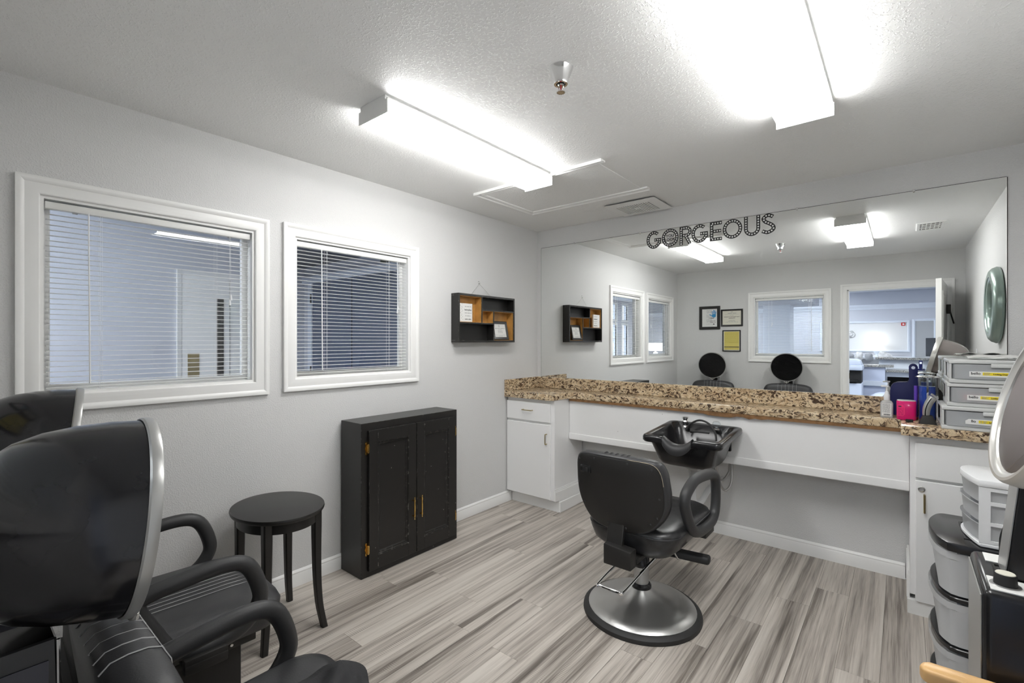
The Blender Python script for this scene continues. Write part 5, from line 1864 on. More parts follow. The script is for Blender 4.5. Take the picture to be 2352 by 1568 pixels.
# navy hand mirror leaning on the wall mirror
lm_ = Matrix.Translation((2.685, -0.0795, CZ + 0.0022)) @ Matrix.Rotation(radians(-12), 4, 'X')
t = thing('hand_mirror', 'navy square hand mirror with a hole in its handle leaning on the wall mirror', 'mirror', (2.685, -0.06, CZ))
ol = [(-0.062, 0.012), (-0.050, 0.0), (0.048, 0.0), (0.060, 0.012), (0.062, 0.160), (0.062, 0.286), (0.056, 0.298), (0.046, 0.304), (0.036, 0.304), (0.026, 0.298), (0.021, 0.286), (0.022, 0.205), (0.016, 0.196), (0.004, 0.194), (-0.030, 0.192), (-0.050, 0.182), (-0.060, 0.166), (-0.064, 0.140)]
b = prism(nb(), ol, -0.006, 0.006, 'XZ', 0.003, 2)
b.transform(lm_)
hm_ = obj('mirror_back', b, 'navy', t)
b = tube(nb(), [(0.041, -0.0068, 0.280), (0.041, 0.0068, 0.280)], 0.009, 14)
b.transform(lm_)
obj('hang_hole', b, 'blueplastic', hm_)
# disinfectant jar
jx, jy = 2.782, -0.195
t = thing('disinfectant_jar', 'tall chrome topped jar of blue fluid holding combs, beside the pink tin', 'jar', (jx, jy, CZ))
j = obj('jar_glass', lathe(nb(), [(0, 0), (0.037, 0), (0.039, 0.003), (0.039, 0.228), (0.0365, 0.228), (0.0365, 0.006), (0, 0.006)], (jx, jy, CZ), n=32), 'cleargl', t)
obj('fluid', lathe(nb(), [(0, 0.0075), (0.035, 0.0075), (0.035, 0.185), (0, 0.185)], (jx, jy, CZ), n=28), 'bluefluid', t)
b = nb()
tube(b, [(jx - 0.0475, jy + 0.012, CZ + 0.012), (jx - 0.0475, jy + 0.012, CZ + 0.185)], 0.0080, 10)
obj('purple_tube', b, 'purple', t)
obj('red_cap', tube(nb(), [(jx - 0.0475, jy + 0.012, CZ), (jx - 0.0475, jy + 0.012, CZ + 0.0118)], 0.0084, 10), 'red', t)
b = nb()
for dx, dy in ((0.0, -0.042), (0.040, -0.018), (0.038, 0.022), (-0.03, 0.032)):
    box(b, (jx + dx - 0.004, jy + dy - 0.002, CZ), (jx + dx + 0.004, jy + dy + 0.002, CZ + 0.234))
obj('chrome_strap', b, 'chrome', t, smooth=0)
obj('lid', lathe(nb(), [(0, 0.2345), (0.050, 0.2345), (0.051, 0.238), (0.044, 0.242), (0.02, 0.245), (0, 0.245)], (jx, jy, CZ), n=36), 'chrome', t)
obj('lid_knob', lathe(nb(), [(0, 0.2452), (0.007, 0.2452), (0.006, 0.253), (0.015, 0.262), (0.017, 0.270), (0.012, 0.277), (0, 0.278)], (jx, jy, CZ), n=10), 'cleargl', t, smooth=0)
# clipper in its stand
qx, qy = 2.781, -0.335
t = thing('hair_clipper', 'silver hair clipper standing in a black charging stand at the counter front', 'clipper', (qx, qy, CZ))
obj('stand', loft(nb(), [[(x, y, CZ + z) for x, y in rrect(qx - 0.002, qy, hx, hy, 0.006, 3)] for hx, hy, z in ((0.036, 0.028, 0), (0.036, 0.028, 0.004), (0.020, 0.018, 0.042), (0.017, 0.015, 0.044))]), 'bpanel', t)
path = smooth_path([(qx - 0.008, qy, CZ + 0.044), (qx - 0.006, qy, CZ + 0.075), (qx + 0.004, qy, CZ + 0.110), (qx + 0.020, qy, CZ + 0.140)], sub=4)
obj('clipper_body', tube(nb(), path, [0.0145, 0.015, 0.0155, 0.016, 0.0165, 0.017, 0.0172, 0.0174, 0.0176, 0.0178, 0.0178, 0.0176, 0.017], 12, r2=None), 'silver', t)
b = tube(nb(), [(p.x - 0.004, p.y - 0.0152, p.z) for p in path[:-1]], 0.0028, 6)
obj('grip_line', b, 'bplastic', t)
b = box(nb(), (-0.018, -0.012, 0.0), (0.018, 0.012, 0.010), 0.002, 1, Matrix.Translation((qx + 0.022, qy, CZ + 0.141)) @ Matrix.Rotation(radians(40), 4, 'Y'))
obj('blade', b, 'steel', t)
# brush beside the jar
o = obj('styling_brush', loft(nb(), [[(2.832 + w_ * cos(a), -0.165 + 0.006 * sin(a), CZ + z) for a in [2 * pi * k / 12 for k in range(12)]] for w_, z in ((0.004, 0), (0.007, 0.01), (0.006, 0.05), (0.012, 0.07), (0.018, 0.11), (0.014, 0.15), (0.004, 0.168))]), 'rubber', smooth=60)
tag(o, 'flat black styling brush standing between the jar and the drawer boxes', 'brush')
t = thing('labelled_carton', 'small white printed carton behind the hair clipper', 'box', (2.795, -0.145, CZ))
obj('carton', box(nb(), (2.776, -0.158, CZ), (2.822, -0.130, CZ + 0.050), 0.001, 1), 'paper', t, smooth=0)
it = []
for k in range(5):
    it += wordlines(-0.016, 0.018, 0.042 - 0.007 * k, 0.0045, RND)
obj('small_print', bars(nb(), (2.799, -0.1583, CZ), (1, 0, 0), (0, 0, 1), it), 'ink', t, smooth=0)

# ------------------------------------------------------------------ right wall: clock, switch
ky_, kz_ = -1.24, 1.660
t = thing('wall_clock', 'large round sage green wall clock on the right wall, seen in the mirror', 'clock', (W - 0.001, ky_, kz_))
ca = (W - 0.001, ky_, kz_)
ri = obj('clock_rim', lathe(nb(), [(0.262, 0.0), (0.272, 0.006), (0.276, 0.018), (0.270, 0.030), (0.268, 0.034), (0.266, 0.040), (0.248, 0.056), (0.225, 0.062), (0.204, 0.060), (0.200, 0.054), (0.186, 0.053), (0.180, 0.050), (0.172, 0.036), (0.168, 0.012), (0.20, 0.0), (0.262, 0.0)], ca, (-1, 0, 0), 64), 'teal', t, smooth=40)
obj('dial', lathe(nb(), [(0, 0.010), (0.169, 0.010), (0.169, 0.013), (0, 0.013)], ca, (-1, 0, 0), 48), 'dial', t)
b = nb()
for k in range(12):
    a = pi * k / 6
    box(b, (-0.0006, -0.004 if k % 3 else -0.007, 0.128), (0.0006, 0.004 if k % 3 else 0.007, 0.155), mtx=Matrix.Translation((W - 0.0152, ky_, kz_)) @ Matrix.Rotation(a, 4, 'X'))
obj('hour_marks', b, 'ink', t, smooth=0)
b = nb()
for a, ln, w_ in ((0.9, 0.085, 0.006), (2.6, 0.125, 0.004)):
    prism(b, [(-w_, -0.02), (w_, -0.02), (w_ * 0.5, ln), (-w_ * 0.5, ln)], -0.0008, 0.0008, 'YZ', mtx=Matrix.Translation((W - 0.020, ky_, kz_)) @ Matrix.Rotation(a, 4, 'X'))
tube(b, [(W - 0.014, ky_, kz_), (W - 0.023, ky_, kz_)], 0.007, 10)
obj('hands', b, 'ink', t)
obj('clock_glass', lathe(nb(), [(0, 0.030), (0.168, 0.030), (0.168, 0.032), (0, 0.032)], ca, (-1, 0, 0), 48), 'cleargl', t)
t = thing('light_switch', 'white light switch plate low on the clock wall, seen in the mirror', 'switch', (W - 0.001, -2.57, 1.27))
obj('plate', box(nb(), (W - 0.0065, -2.605, 1.21), (W - 0.0005, -2.535, 1.33), 0.002, 1), 'wplast', t, smooth=0)
obj('toggle', box(nb(), (W - 0.016, -2.575, 1.262), (W - 0.0066, -2.565, 1.28), 0.002, 1), 'wplast', t, smooth=0)

# ------------------------------------------------------------------ framed papers on the back wall (seen in the mirror)
WY = -D + 0.0006


def wall_frame(label, x0, x1, z0, z1, fw, paper, inner_mat=0.0):
    t = thing('picture_frame', label, 'frame', ((x0 + x1) / 2, WY, z0))
    b = mitre_frame(nb(), x0 + fw, x1 - fw, z0 + fw, z1 - fw, [(0, 0.004), (0, 0.014), (fw * 0.5, 0.017), (fw - 0.003, 0.019), (fw, 0.016), (fw, 0.0)], lambda a, c, h: (a, WY + h, c))
    obj('frame', b, 'bwood', t, smooth=20)
    obj('backing', box(nb(), (x0 + fw - 0.004, WY, z0 + fw - 0.004), (x1 - fw + 0.004, WY + 0.004, z1 - fw + 0.004)), 'paper', t, smooth=0)
    m_ = inner_mat
    pp = obj('sheet', box(nb(), (x0 + fw + m_, WY + 0.0042, z0 + fw + m_), (x1 - fw - m_, WY + 0.0052, z1 - fw - m_)), paper, t, smooth=0)
    return t, pp


FY = WY + 0.0054
RX, UP = (-1, 0, 0), (0, 0, 1)
x0, x1, z0, z1 = 0.340, 0.634, 1.574, 1.915
t, pp = wall_frame('thick black frame with a blue handprint notice on the back wall, seen in the mirror', x0, x1, z0, z1, 0.040, 'paper', 0.010)
it = []
for k in range(16):
    if k % 5 != 4:
        it += wordlines(0.052, 0.130, 0.268 - 0.0135 * k, 0.006, RND)
obj('small_print', bars(nb(), (x0 + 0.185, FY, z0 + 0.045), RX, UP, [(u - 0.045 + 0.0, v - 0.03, w_, h) for u, v, w_, h in it]), 'inkg', pp, smooth=0)
obj('headline', bars(nb(), (x0 + 0.155, FY, z0), RX, UP, wordlines(-0.055, 0.018, 0.165, 0.012, RND) + wordlines(-0.075, -0.0, 0.125, 0.007, RND) + wordlines(-0.075, -0.0, 0.105, 0.009, RND) + [(-0.05, 0.078, 0.025, 0.012)]), 'ink', pp, smooth=0)
b = nb()
hx_, hz_ = x1 - 0.090, z0 + 0.205


def flat_poly(b, pts):
    b.faces.new([b.verts.new((hx_ + u, FY + 0.0006, hz_ + v)) for u, v in pts])


flat_poly(b, [(p.x, p.y) for p in smooth_path([(u, v, 0) for u, v in ((-0.020, -0.022), (0.0, -0.030), (0.022, -0.026), (0.030, -0.008), (0.028, 0.018), (0.004, 0.024), (-0.020, 0.016), (-0.026, -0.004))], True, 3)])
for ux, uz, dx_, dz_, ln in ((-0.017, 0.018, -0.10, 1, 0.040), (-0.001, 0.024, 0.0, 1, 0.050), (0.013, 0.023, 0.05, 1, 0.046), (0.026, 0.016, 0.12, 1, 0.034), (-0.024, -0.010, -0.8, 0.62, 0.036)):
    d_ = Vector((dx_, dz_)).normalized()
    n_ = Vector((-d_.y, d_.x)) * 0.0055
    p_ = Vector((ux, uz)) + d_ * 0.004
    e_ = p_ + d_ * ln
    flat_poly(b, [p_ - n_, p_ + n_, e_ + n_, e_ + d_ * 0.005, e_ - n_])
obj('handprint', b, 'inkb', pp, smooth=0)
x0, x1, z0, z1 = 0.646, 0.940, 1.616, 1.860
t, pp = wall_frame('black framed cream license certificate on the back wall, seen in the mirror', x0, x1, z0, z1, 0.022, 'cream')
cx_ = (x0 + x1) / 2
text('printed_line', 'Texas Department of Licensing', 0.0165, 'ink', (cx_, FY + 0.0004, z0 + 0.135), RX, UP, pp, bold=0.0003)
text('printed_line', '& Regulation', 0.0165, 'ink', (cx_, FY + 0.0004, z0 + 0.115), RX, UP, pp, bold=0.0003)
it = []
for v, w_, h_ in ((0.186, 0.12, 0.010), (0.170, 0.19, 0.004), (0.158, 0.05, 0.006), (0.086, 0.08, 0.006), (0.073, 0.10, 0.006), (0.058, 0.17, 0.006), (0.205, 0.03, 0.009)):
    it += wordlines(-w_ / 2, w_ / 2, v, h_, RND)
obj('small_print', bars(nb(), (cx_, FY, z0), RX, UP, it), 'inkg', pp, smooth=0)
x0, x1, z0, z1 = 0.668, 0.911, 1.256, 1.560
t, pp = wall_frame('thin black frame with a yellow form on the back wall, seen in the mirror', x0, x1, z0, z1, 0.013, 'yellow', 0.008)
cx_ = (x0 + x1) / 2
it = []
for k in range(13):
    it += wordlines(-0.095, 0.09, 0.27 - 0.012 * k, 0.004, RND)
obj('small_print', bars(nb(), (cx_, FY, z0), RX, UP, it + wordlines(-0.09, 0.09, 0.035, 0.004, RND)), mat('olive_print', (0.42, 0.35, 0.08), 0.8), pp, smooth=0)
obj('black_bar', bars(nb(), (cx_, FY + 0.0003, z0), RX, UP, [(0, 0.062, 0.20, 0.010)]), 'ink', pp, smooth=0)

# ------------------------------------------------------------------ lobby round the salon (through windows, door and mirror)
LH_ = 2.75
LX0, LX1, LY0, LY1 = -4.6, 5.2, -12.6, 0.05
struct('floor_lobby', box(nb(), (LX0, LY0, -0.10), (LX1, -D - TH, 0.0)), 'carpet', 0)
struct('floor_hall', box(nb(), (LX0, -D - TH, -0.10), (-TH, 0.25, 0.0)), 'carpet', 0)
struct('ceiling_lobby', box(nb(), (LX0 - 0.15, LY0 - 0.15, LH_), (LX1 + 0.15, 0.25, LH_ + 0.1)), 'lobbyw', 0)
struct('wall_lobby_far', box(nb(), (LX0 - 0.15, LY0 - 0.15, 0), (LX1 + 0.15, LY0, LH_)), 'lobby', 0)
struct('wall_lobby_right', box(nb(), (LX1, LY0, 0), (LX1 + 0.15, -D, LH_)), 'lobby', 0)
struct('wall_lobby_front', box(nb(), (W + 0.12, -D - TH, 0), (LX1, -D, LH_)), 'lobby', 0)
struct('wall_hall_front', box(nb(), (LX0 - 0.15, 0.05, 0), (-TH, 0.20, LH_)), 'lobby', 0)
# left lobby wall with French windows
FW = [(-10.62, -9.96, 0.12, 1.95), (-11.42, -11.06, 0.12, 1.95), (-10.62, -9.96, 2.12, 2.62), (-11.42, -11.06, 2.12, 2.62), (-9.4, -8.5, 0.12, 1.95)]
struct('wall_lobby_left', wall_with_holes(nb(), LY0, 0.05, 0, LH_, FW, lambda u, z, w: (LX0 - 0.12 * w, u, z)), 'lobby', 0)
for k, (a, b_, z0, z1) in enumerate(FW):
    pf = lambda u, v, h: (LX0 + h, u, v)
    o = struct('window_%d' % (k + 4), mitre_frame(nb(), a, b_, z0, z1, [(0, -0.04), (0, 0.012), (0.06, 0.016), (0.07, 0.0)], pf), 'white', 0)
    b = nb()
    nv = max(2, round((b_ - a) / 0.22))
    nh = max(2, round((z1 - z0) / 0.45))
    for i in range(1, nv):
        y = a + (b_ - a) * i / nv
        box(b, (LX0 - 0.05, y - 0.012, z0), (LX0 - 0.03, y + 0.012, z1))
    for i in range(1, nh):
        z = z0 + (z1 - z0) * i / nh
        box(b, (LX0 - 0.051, a, z - 0.012), (LX0 - 0.031, b_, z + 0.012))
    obj('muntin', b, 'white', o, smooth=0)
    obj('pane', box(nb(), (LX0 - 0.042, a, z0), (LX0 - 0.039, b_, z1)), 'glass', o, smooth=0)
# hall partition with a white door, seen through the first window
PX = -1.6
struct('wall_hall', box(nb(), (PX - 0.12, -4.25, 0), (PX, -1.60, LH_)), 'lobby', 0)
hd_ = struct('door_2', mitre_frame(nb(), -2.438, -1.66, 0, 1.915, [(0, 0.002), (0, 0.012), (0.012, 0.014), (0.03, 0.018), (0.03, 0.0)], lambda a, b, h: (PX + h, a, b), True), 'white', 20)
obj('door_leaf', box(nb(), (PX + 0.0005, -2.436, 0.01), (PX + 0.010, -1.662, 1.912)), 'white', hd_, smooth=0)
lt = obj('narrow_lite', box(nb(), (PX + 0.0105, -2.196, 1.02), (PX + 0.013, -2.146, 1.745)), 'dark', hd_, 'narrow dark vertical glass', smooth=0)
obj('push_plate', box(nb(), (PX + 0.0105, -2.398, 1.02), (PX + 0.013, -2.320, 1.305)), 'brassd', hd_, smooth=0)
obj('stile_line', box(nb(), (PX + 0.0105, -2.105, 0.05), (PX + 0.012, -2.097, 1.90)), 'grey', hd_, smooth=0)
# slate-blue double door with a header at the hall end
dd = struct('door_3', box(nb(), (-4.30, 0.030, 0.0), (-2.14, 0.0495, 2.285)), 'bluedoor', 0)
obj('door_header', box(nb(), (-4.6, 0.010, 2.290), (-2.02, 0.0495, 2.400)), 'lobbyw', dd, smooth=0)
for x in (-4.42, -2.14):
    obj('casing', box(nb(), (x, 0.012, 0.0), (x + 0.12, 0.0495, 2.289)), 'lobbyw', dd, smooth=0)
obj('meeting_stile', box(nb(), (-3.225, 0.026, 0.0), (-3.215, 0.0299, 2.285)), 'dark', dd, smooth=0)
b = nb()
for z in (0.95, 2.05):
    box(b, (-4.335, 0.004, z - 0.07), (-4.305, 0.0299, z + 0.07))
obj('hinge', b, 'dark', dd, smooth=0)
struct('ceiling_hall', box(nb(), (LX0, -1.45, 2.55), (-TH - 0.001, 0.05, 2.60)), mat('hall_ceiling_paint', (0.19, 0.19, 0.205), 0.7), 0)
t = thing('exit_sign', 'lit red exit sign at the hall end, seen through the second left window', 'sign', (-2.30, 0.006, 2.34))
obj('sign_box', box(nb(), (-2.47, -0.030, 2.405), (-2.13, 0.009, 2.548)), mat('olive_sign_box', (0.13, 0.14, 0.09), 0.5), t, smooth=0)
text('exit_letters', 'EXIT', 0.125, 'exitred', (-2.30, -0.0306, 2.482), (1, 0, 0), (0, 0, 1), t, bold=0.003)

# far wall: crown, big framed opening panel, side window, alarm, wreath, lamps, sofa
for nm, prof in (('trim_1', [(0, 2.27), (0.02, 2.27), (0.03, 2.30), (0.09, 2.36), (0.10, 2.395), (0, 2.395)]),):
    b = prism(nb(), [(LY0 + d_, z) for d_, z in prof], LX0, LX1, 'YZ')
    struct(nm, b, 'lobbyw', 25)
pn = thing('framed_panel', 'large pale panel in white moulding on the far lobby wall, behind the table lamp', 'panel', (1.9, LY0, 1.12))
obj('panel', box(nb(), (0.9, LY0 + 0.001, 1.17), (2.78, LY0 + 0.008, 1.90)), mat('pale_panel', (0.68, 0.69, 0.70), 0.5), pn, smooth=0)
obj('moulding', mitre_frame(nb(), 0.9, 2.78, 1.17, 1.90, [(0, 0.008), (0, 0.03), (0.02, 0.04), (0.05, 0.03), (0.06, 0.0)], lambda a, b, h: (a, LY0 + h, b)), 'lobbyw', pn, smooth=20)
t = thing('fire_alarm', 'red fire alarm strobe at the corner of the framed lobby panel', 'alarm', (2.70, LY0 + 0.01, 1.87))
obj('alarm_box', box(nb(), (2.655, LY0 + 0.0085, 1.815), (2.745, LY0 + 0.045, 1.895), 0.006, 1), 'red', t, smooth=0)
obj('strobe', box(nb(), (2.682, LY0 + 0.0455, 1.838), (2.722, LY0 + 0.055, 1.872)), 'wplast', t, smooth=0)
b = nb()
for r_, c_, d_ in ((0.095, (1.575, LY0 + 0.018, 1.595), (0.2, 1, 0.1)), (0.075, (1.600, LY0 + 0.018, 1.585), (-0.2, 1, 0.2)), (0.055, (1.56, LY0 + 0.018, 1.60), (0.4, 1, -0.2))):
    m_ = axis_m(c_, (0, 1, 0))
    tube(b, [m_ @ Vector((r_ * cos(a), r_ * sin(a), 0)) for a in [2 * pi * k / 28 for k in range(28)]], 0.006, 5, True)
o = obj('ring_ornament', b, 'steel', smooth=60)
tag(o, 'silver looped wire ornament on the pale lobby panel left of the lamp', 'ornament')
ws = struct('window_9', mitre_frame(nb(), 2.94, 3.30, 0.95, 1.93, [(0, 0.004), (0, 0.02), (0.03, 0.03), (0.06, 0.0)], lambda a, b, h: (a, LY0 + h, b)), 'lobbyw', 20)
obj('pane', box(nb(), (2.94, LY0 + 0.0006, 0.95), (3.30, LY0 + 0.006, 1.93)), mat('grey_shade_fabric', (0.40, 0.41, 0.42), 0.7), ws, smooth=0)


def table_lamp(label, x, y, z0, zs0, zs1, r):
    t = thing('table_lamp', label, 'lamp', (x, y, z0), 'table lamps in the lobby')
    obj('lamp_base', lathe(nb(), [(0, 0), (0.075, 0), (0.075, 0.015), (0.03, 0.03), (0.025, 0.06), (0.06, 0.10), (0.085, 0.14), (0.07, 0.17), (0.03, 0.19), (0.02, zs0 - z0 + 0.02), (0, zs0 - z0 + 0.02)], (x, y, z0), n=20), 'lobbyw', t)
    obj('lamp_shade', lathe(nb(), [(r, 0), (r * 0.97, zs1 - zs0), (r * 0.955, zs1 - zs0), (r * 0.985, 0), (r, 0)], (x, y, zs0), n=28), 'shade', t)
    obj('finial', lathe(nb(), [(0, 0), (0.006, 0), (0.01, 0.02), (0, 0.03)], (x, y, zs1), n=8), 'steel', t)
    return t


t = thing('console_table', 'pale console table behind the sofa in the lobby', 'table', (2.15, -12.30, 0))
obj('tabletop', box(nb(), (1.5, -12.45, 0.965), (2.9, -12.12, 1.0), 0.004, 1), 'lobbyw', t, smooth=0)
for x in (1.54, 2.86):
    for y in (-12.42, -12.15):
        obj('leg', box(nb(), (x - 0.025, y - 0.025, 0), (x + 0.025, y + 0.025, 0.9645)), 'lobbyw', t, smooth=0)
table_lamp('lit table lamp on the lobby console, seen through the open door in the mirror', 2.150, -12.30, 1.0005, 1.285, 1.475, 0.160)
t = thing('sofa', 'grey lobby sofa with its back to the console table', 'sofa', (2.0, -11.6, 0))
obj('sofa_back', box(nb(), (0.9, -12.05, 0.12), (2.75, -11.88, 0.95), 0.05, 3), 'pillow', t)
obj('sofa_seat', box(nb(), (0.9, -11.87, 0.12), (2.75, -11.15, 0.45), 0.05, 3), 'pillow', t)
for x in (0.9, 2.63):
    obj('sofa_arm', box(nb(), (x - 0.06, -11.87, 0.12), (x + 0.12 - 0.06, -11.15, 0.66), 0.04, 3), 'pillow', t)
for s_, x_ in (('f', 1.0), ('b', 2.6)):
    for y_ in (-12.0, -11.25):
        obj('sofa_foot', box(nb(), (x_ - 0.03, y_ - 0.03, 0), (x_ + 0.03, y_ + 0.03, 0.1195)), 'bwood', t, smooth=0)
for lb_, x, z, w_, h_, an, mm in (('dark grey pillow at the left of the lobby sofa', 1.56, 0.985, 0.13, 0.10, 0, 'pillow'), ('small white pillow beside the dark one on the lobby sofa', 1.80, 1.01, 0.075, 0.11, 5, 'pillow2'), ('charcoal pillow below the lamp on the lobby sofa', 2.01, 0.99, 0.08, 0.10, -10, 'pillow'), ('patterned pale pillow tilted at the right of the lobby sofa', 2.34, 1.02, 0.145, 0.095, 28, 'pillow2')):
    b = lathe(nb(), [(0, -0.05), (0.5, -0.042), (0.9, -0.014), (1.0, 0), (0.9, 0.014), (0.5, 0.042), (0, 0.05)], n=24)
    for v in b.verts:
        a = math.atan2(v.co.y, v.co.x)
        k_ = 1 + 0.22 * abs(sin(2 * a))
        v.co.x *= w_ * k_
        v.co.y *= h_ * k_
    b.transform(Matrix.Translation((x, -11.90 + 0.10, z)) @ Matrix.Rotation(radians(an), 4, 'Y') @ Matrix.Rotation(radians(90), 4, 'X'))
    o = obj('throw_pillow', b, mm, smooth=60)
    tag(o, lb_, 'pillow', 'pillows on the lobby sofa')
t = thing('side_cabinet', 'low white cabinet by the French windows in the lobby', 'cabinet', (-3.8, -11.9, 0))
obj('carcass', box(nb(), (-4.2, -12.2, 0), (-3.2, -11.6, 0.86), 0.004, 1), 'lobbyw', t, smooth=0)
obj('door', box(nb(), (-4.17, -11.5995, 0.05), (-3.72, -11.585, 0.82)), 'lobbyw', t, smooth=0)
obj('door', box(nb(), (-3.68, -11.5995, 0.05), (-3.23, -11.585, 0.82)), 'lobbyw', t, smooth=0)
table_lamp('lit table lamp by the French windows, seen in the mirror through a left window blind', -3.77, -11.85, 0.8605, 1.085, 1.345, 0.250)

# reception counter, copier and desk things
t = thing('reception_desk', 'white reception desk with dark granite tops beyond the salon door', 'desk', (2.8, -7.8, 0))
obj('front_panel', box(nb(), (2.33, -7.98, 0), (4.4, -7.88, 1.055)), 'lobbyw', t, smooth=0)
obj('high_top', box(nb(), (2.28, -8.05, 1.0555), (4.4, -7.78, 1.095), 0.004, 1), 'granite2', t, smooth=0)
obj('work_top', box(nb(), (2.45, -7.8795, 0.845), (4.4, -7.25, 0.885), 0.004, 1), 'granite2', t, smooth=0)
obj('work_apron', box(nb(), (2.45, -7.35, 0.76), (4.4, -7.33, 0.8445)), 'lobbyw', t, smooth=0)
for x in (3.3, 4.35):
    obj('pedestal', box(nb(), (x - 0.02, -7.86, 0), (x + 0.02, -7.36, 0.76)), 'dark', t, smooth=0)
obj('modesty_panel', box(nb(), (2.46, -7.80, 0.0), (3.27, -7.78, 0.7595)), 'dark', t, smooth=0)
t = thing('printer_cabinet', 'pale blue cabinet with a granite top beside the copier', 'cabinet', (2.2, -7.2, 0))
obj('granite_top', box(nb(), (1.75, -7.60, 0.930), (2.56, -7.20, 0.970), 0.003, 1), 'granite2', t, smooth=0)
obj('carcass', box(nb(), (1.80, -7.58, 0.0), (2.44, -7.24, 0.9295)), 'blueplastic', t, smooth=0)
obj('ledge', box(nb(), (1.80, -7.2395, 0.590), (2.48, -7.20, 0.680), 0.004, 1), 'lobbyw', t, smooth=0)
t = thing('copier', 'tall blue white office copier just beyond the salon door, seen in the mirror', 'copier', (1.85, -6.9, 0))
obj('cabinet', box(nb(), (1.45, -7.15, 0), (2.13, -6.65, 0.66), 0.01, 2), 'copier', t)
obj('output_bay', box(nb(), (1.47, -7.15, 0.6605), (2.12, -6.70, 0.888)), 'dark', t, smooth=0)
obj('scanner', box(nb(), (1.45, -7.15, 0.8885), (2.14, -6.65, 0.975), 0.012, 2), 'copier', t)
obj('document_feeder', prism(nb(), [(1.56, 0.9755), (2.13, 0.9755), (2.10, 1.06), (2.04, 1.085), (1.60, 1.085)], -7.12, -6.68, 'XZ', 0.012, 2), 'copier', t)
obj('control_panel', box(nb(), (1.45, -6.6495, 0.90), (1.70, -6.60, 1.0), 0.004, 1), 'navy', t, smooth=0)
obj('paper_tray', box(nb(), (1.60, -6.695, 0.68), (2.08, -6.62, 0.73), 0.01, 2), 'bplastic', t)
t = thing('balance_ball', 'pale blue ball on the lobby floor before the printer cabinet', 'ball', (2.42, -6.82, 0))
b = nb()
bmesh.ops.create_uvsphere(b, u_segments=28, v_segments=18, radius=0.26)
b.transform(Matrix.Translation((2.42, -6.82, 0.26)))
obj('ball', b, 'blueplastic', t, smooth=60)
b = lathe(nb(), [(0.05, 0.0), (0.058, 0.003), (0.066, 0.0)], (2.42, -6.82, 0.26), (0.02, 0.97, 0.24), 24)
b.transform(Matrix.Translation(Vector((0.02, 0.97, 0.24)).normalized() * 0.253))
obj('valve_ring', b, 'lobbyw', t)
t = thing('desk_phone', 'dark cordless phone standing on the reception work top', 'phone', (2.93, -7.45, 0.8855))
obj('cradle', box(nb(), (2.87, -7.52, 0.8856), (2.99, -7.40, 0.915), 0.008, 2), 'navy', t)
obj('handset', box(nb(), (2.905, -7.49, 0.9155), (2.955, -7.455, 1.06), 0.010, 2), 'navy', t)
obj('screen', box(nb(), (2.915, -7.4545, 1.0), (2.945, -7.453, 1.035)), 'wplast', t, smooth=0)
t = thing('desk_monitor', 'black computer monitor seen edge on past the door leaf in the mirror', 'monitor', (3.16, -7.5, 0.8855))
mm_ = Matrix.Translation((3.12, -7.55, 0)) @ Matrix.Rotation(radians(68), 4, 'Z')
obj('screen', box(nb(), (-0.26, -0.02, 1.13), (0.26, 0.02, 1.46), 0.005, 1, mm_), 'bplastic', t)
obj('stand', box(nb(), (-0.03, -0.015, 0.89), (0.03, 0.015, 1.13), 0, 1, mm_), 'bplastic', t, smooth=0)
obj('foot', box(nb(), (-0.12, -0.09, 0.8856), (0.12, 0.09, 0.8899), 0, 1, mm_), 'bplastic', t, smooth=0)
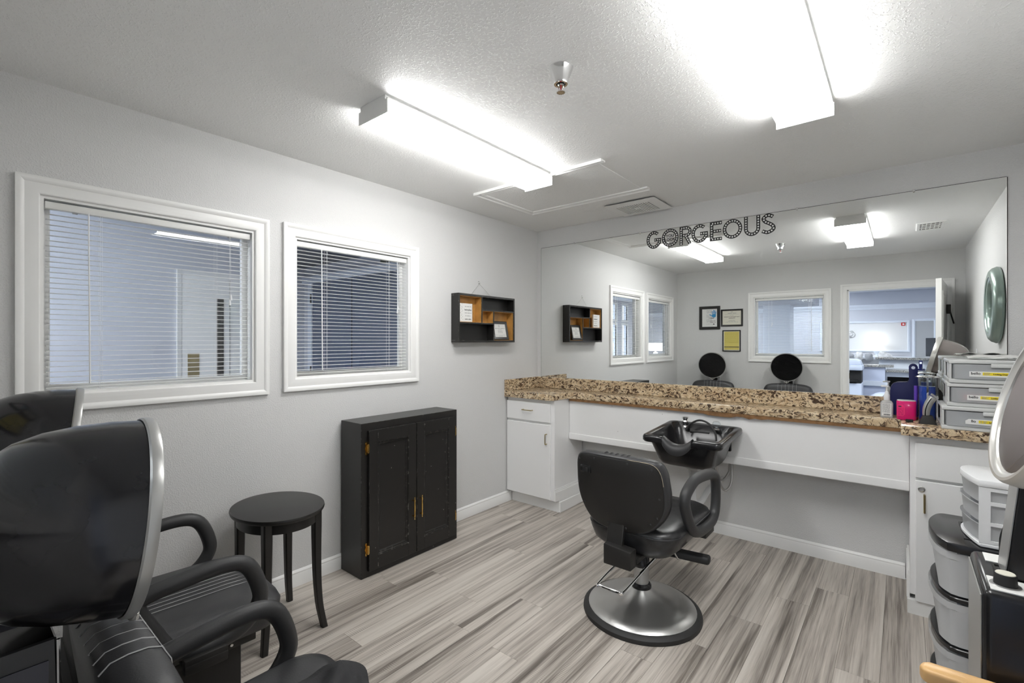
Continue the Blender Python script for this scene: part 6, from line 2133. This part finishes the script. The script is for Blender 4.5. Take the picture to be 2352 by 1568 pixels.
# pieces behind the back window
struct('wall_column', box(nb(), (-0.05, -10.2, 0), (0.55, -9.7, LH_)), 'lobbyw', 0)
struct('wall_bulkhead', box(nb(), (-0.9, -10.6, 2.30), (1.05, -9.65, LH_)), 'lobby', 0)
t = thing('wall_cupboard', 'pale blue tall cupboard beyond the back window', 'cupboard', (-0.7, -9.9, 0))
obj('carcass', box(nb(), (-1.0, -10.15, 0), (-0.45, -9.7, 1.62), 0.004, 1), 'blueplastic', t, smooth=0)
for z0, z1 in ((1.33, 1.58), (1.02, 1.30), (0.05, 0.99)):
    d_ = obj('drawer', box(nb(), (-0.97, -9.6995, z0), (-0.48, -9.68, z1), 0.003, 1), 'blueplastic', t, smooth=0)
    obj('handle', box(nb(), (-0.79, -9.6795, z1 - 0.05), (-0.66, -9.665, z1 - 0.035)), 'grey', d_, smooth=0)
t = thing('name_plaque', 'small dark olive plaque with pale print beyond the back window', 'sign', (-0.28, -9.66, 1.25))
obj('plaque', box(nb(), (-0.40, -9.70, 1.21), (-0.16, -9.685, 1.29)), mat('olive_plaque', (0.12, 0.12, 0.08), 0.5), t, smooth=0)
obj('print_bar', bars(nb(), (-0.28, -9.6848, 1.25), RX, UP, [(0, 0, 0.10, 0.02)]), 'paper', t, smooth=0)


def added_panel(label, x, y, z=LH_, sx=0.6, sy=1.2):  # glowing panel added to brighten lobby and hall, no known fixture
    t = thing('added_light_panel', label, 'light', (x, y, z), 'flat light panels added to brighten the lobby')
    obj('frame', mitre_frame(nb(), x - sx / 2, x + sx / 2, y - sy / 2, y + sy / 2, [(0, 0.002), (0, 0.02), (0.03, 0.018), (0.03, 0.0)], lambda a, b, h: (a, b, z - h)), 'white', t, smooth=0)
    obj('diffuser', box(nb(), (x - sx / 2, y - sy / 2, z - 0.012), (x + sx / 2, y + sy / 2, z - 0.0005)), 'addedglow', t, smooth=0)


added_panel('added light panel near the salon door', 3.6, -5.6)
added_panel('added light panel over the reception desk', 3.4, -9.6)
added_panel('added light panel behind the back window', 0.6, -6.0)
added_panel('added light panel in the middle of the lobby', 0.6, -11.0)
added_panel('added light panel by the French windows', -2.9, -9.0)
added_panel('added light panel in the hall beside the left windows', -0.85, -4.6)
added_panel('added light panel over the far side of the hall', -3.2, -3.0)
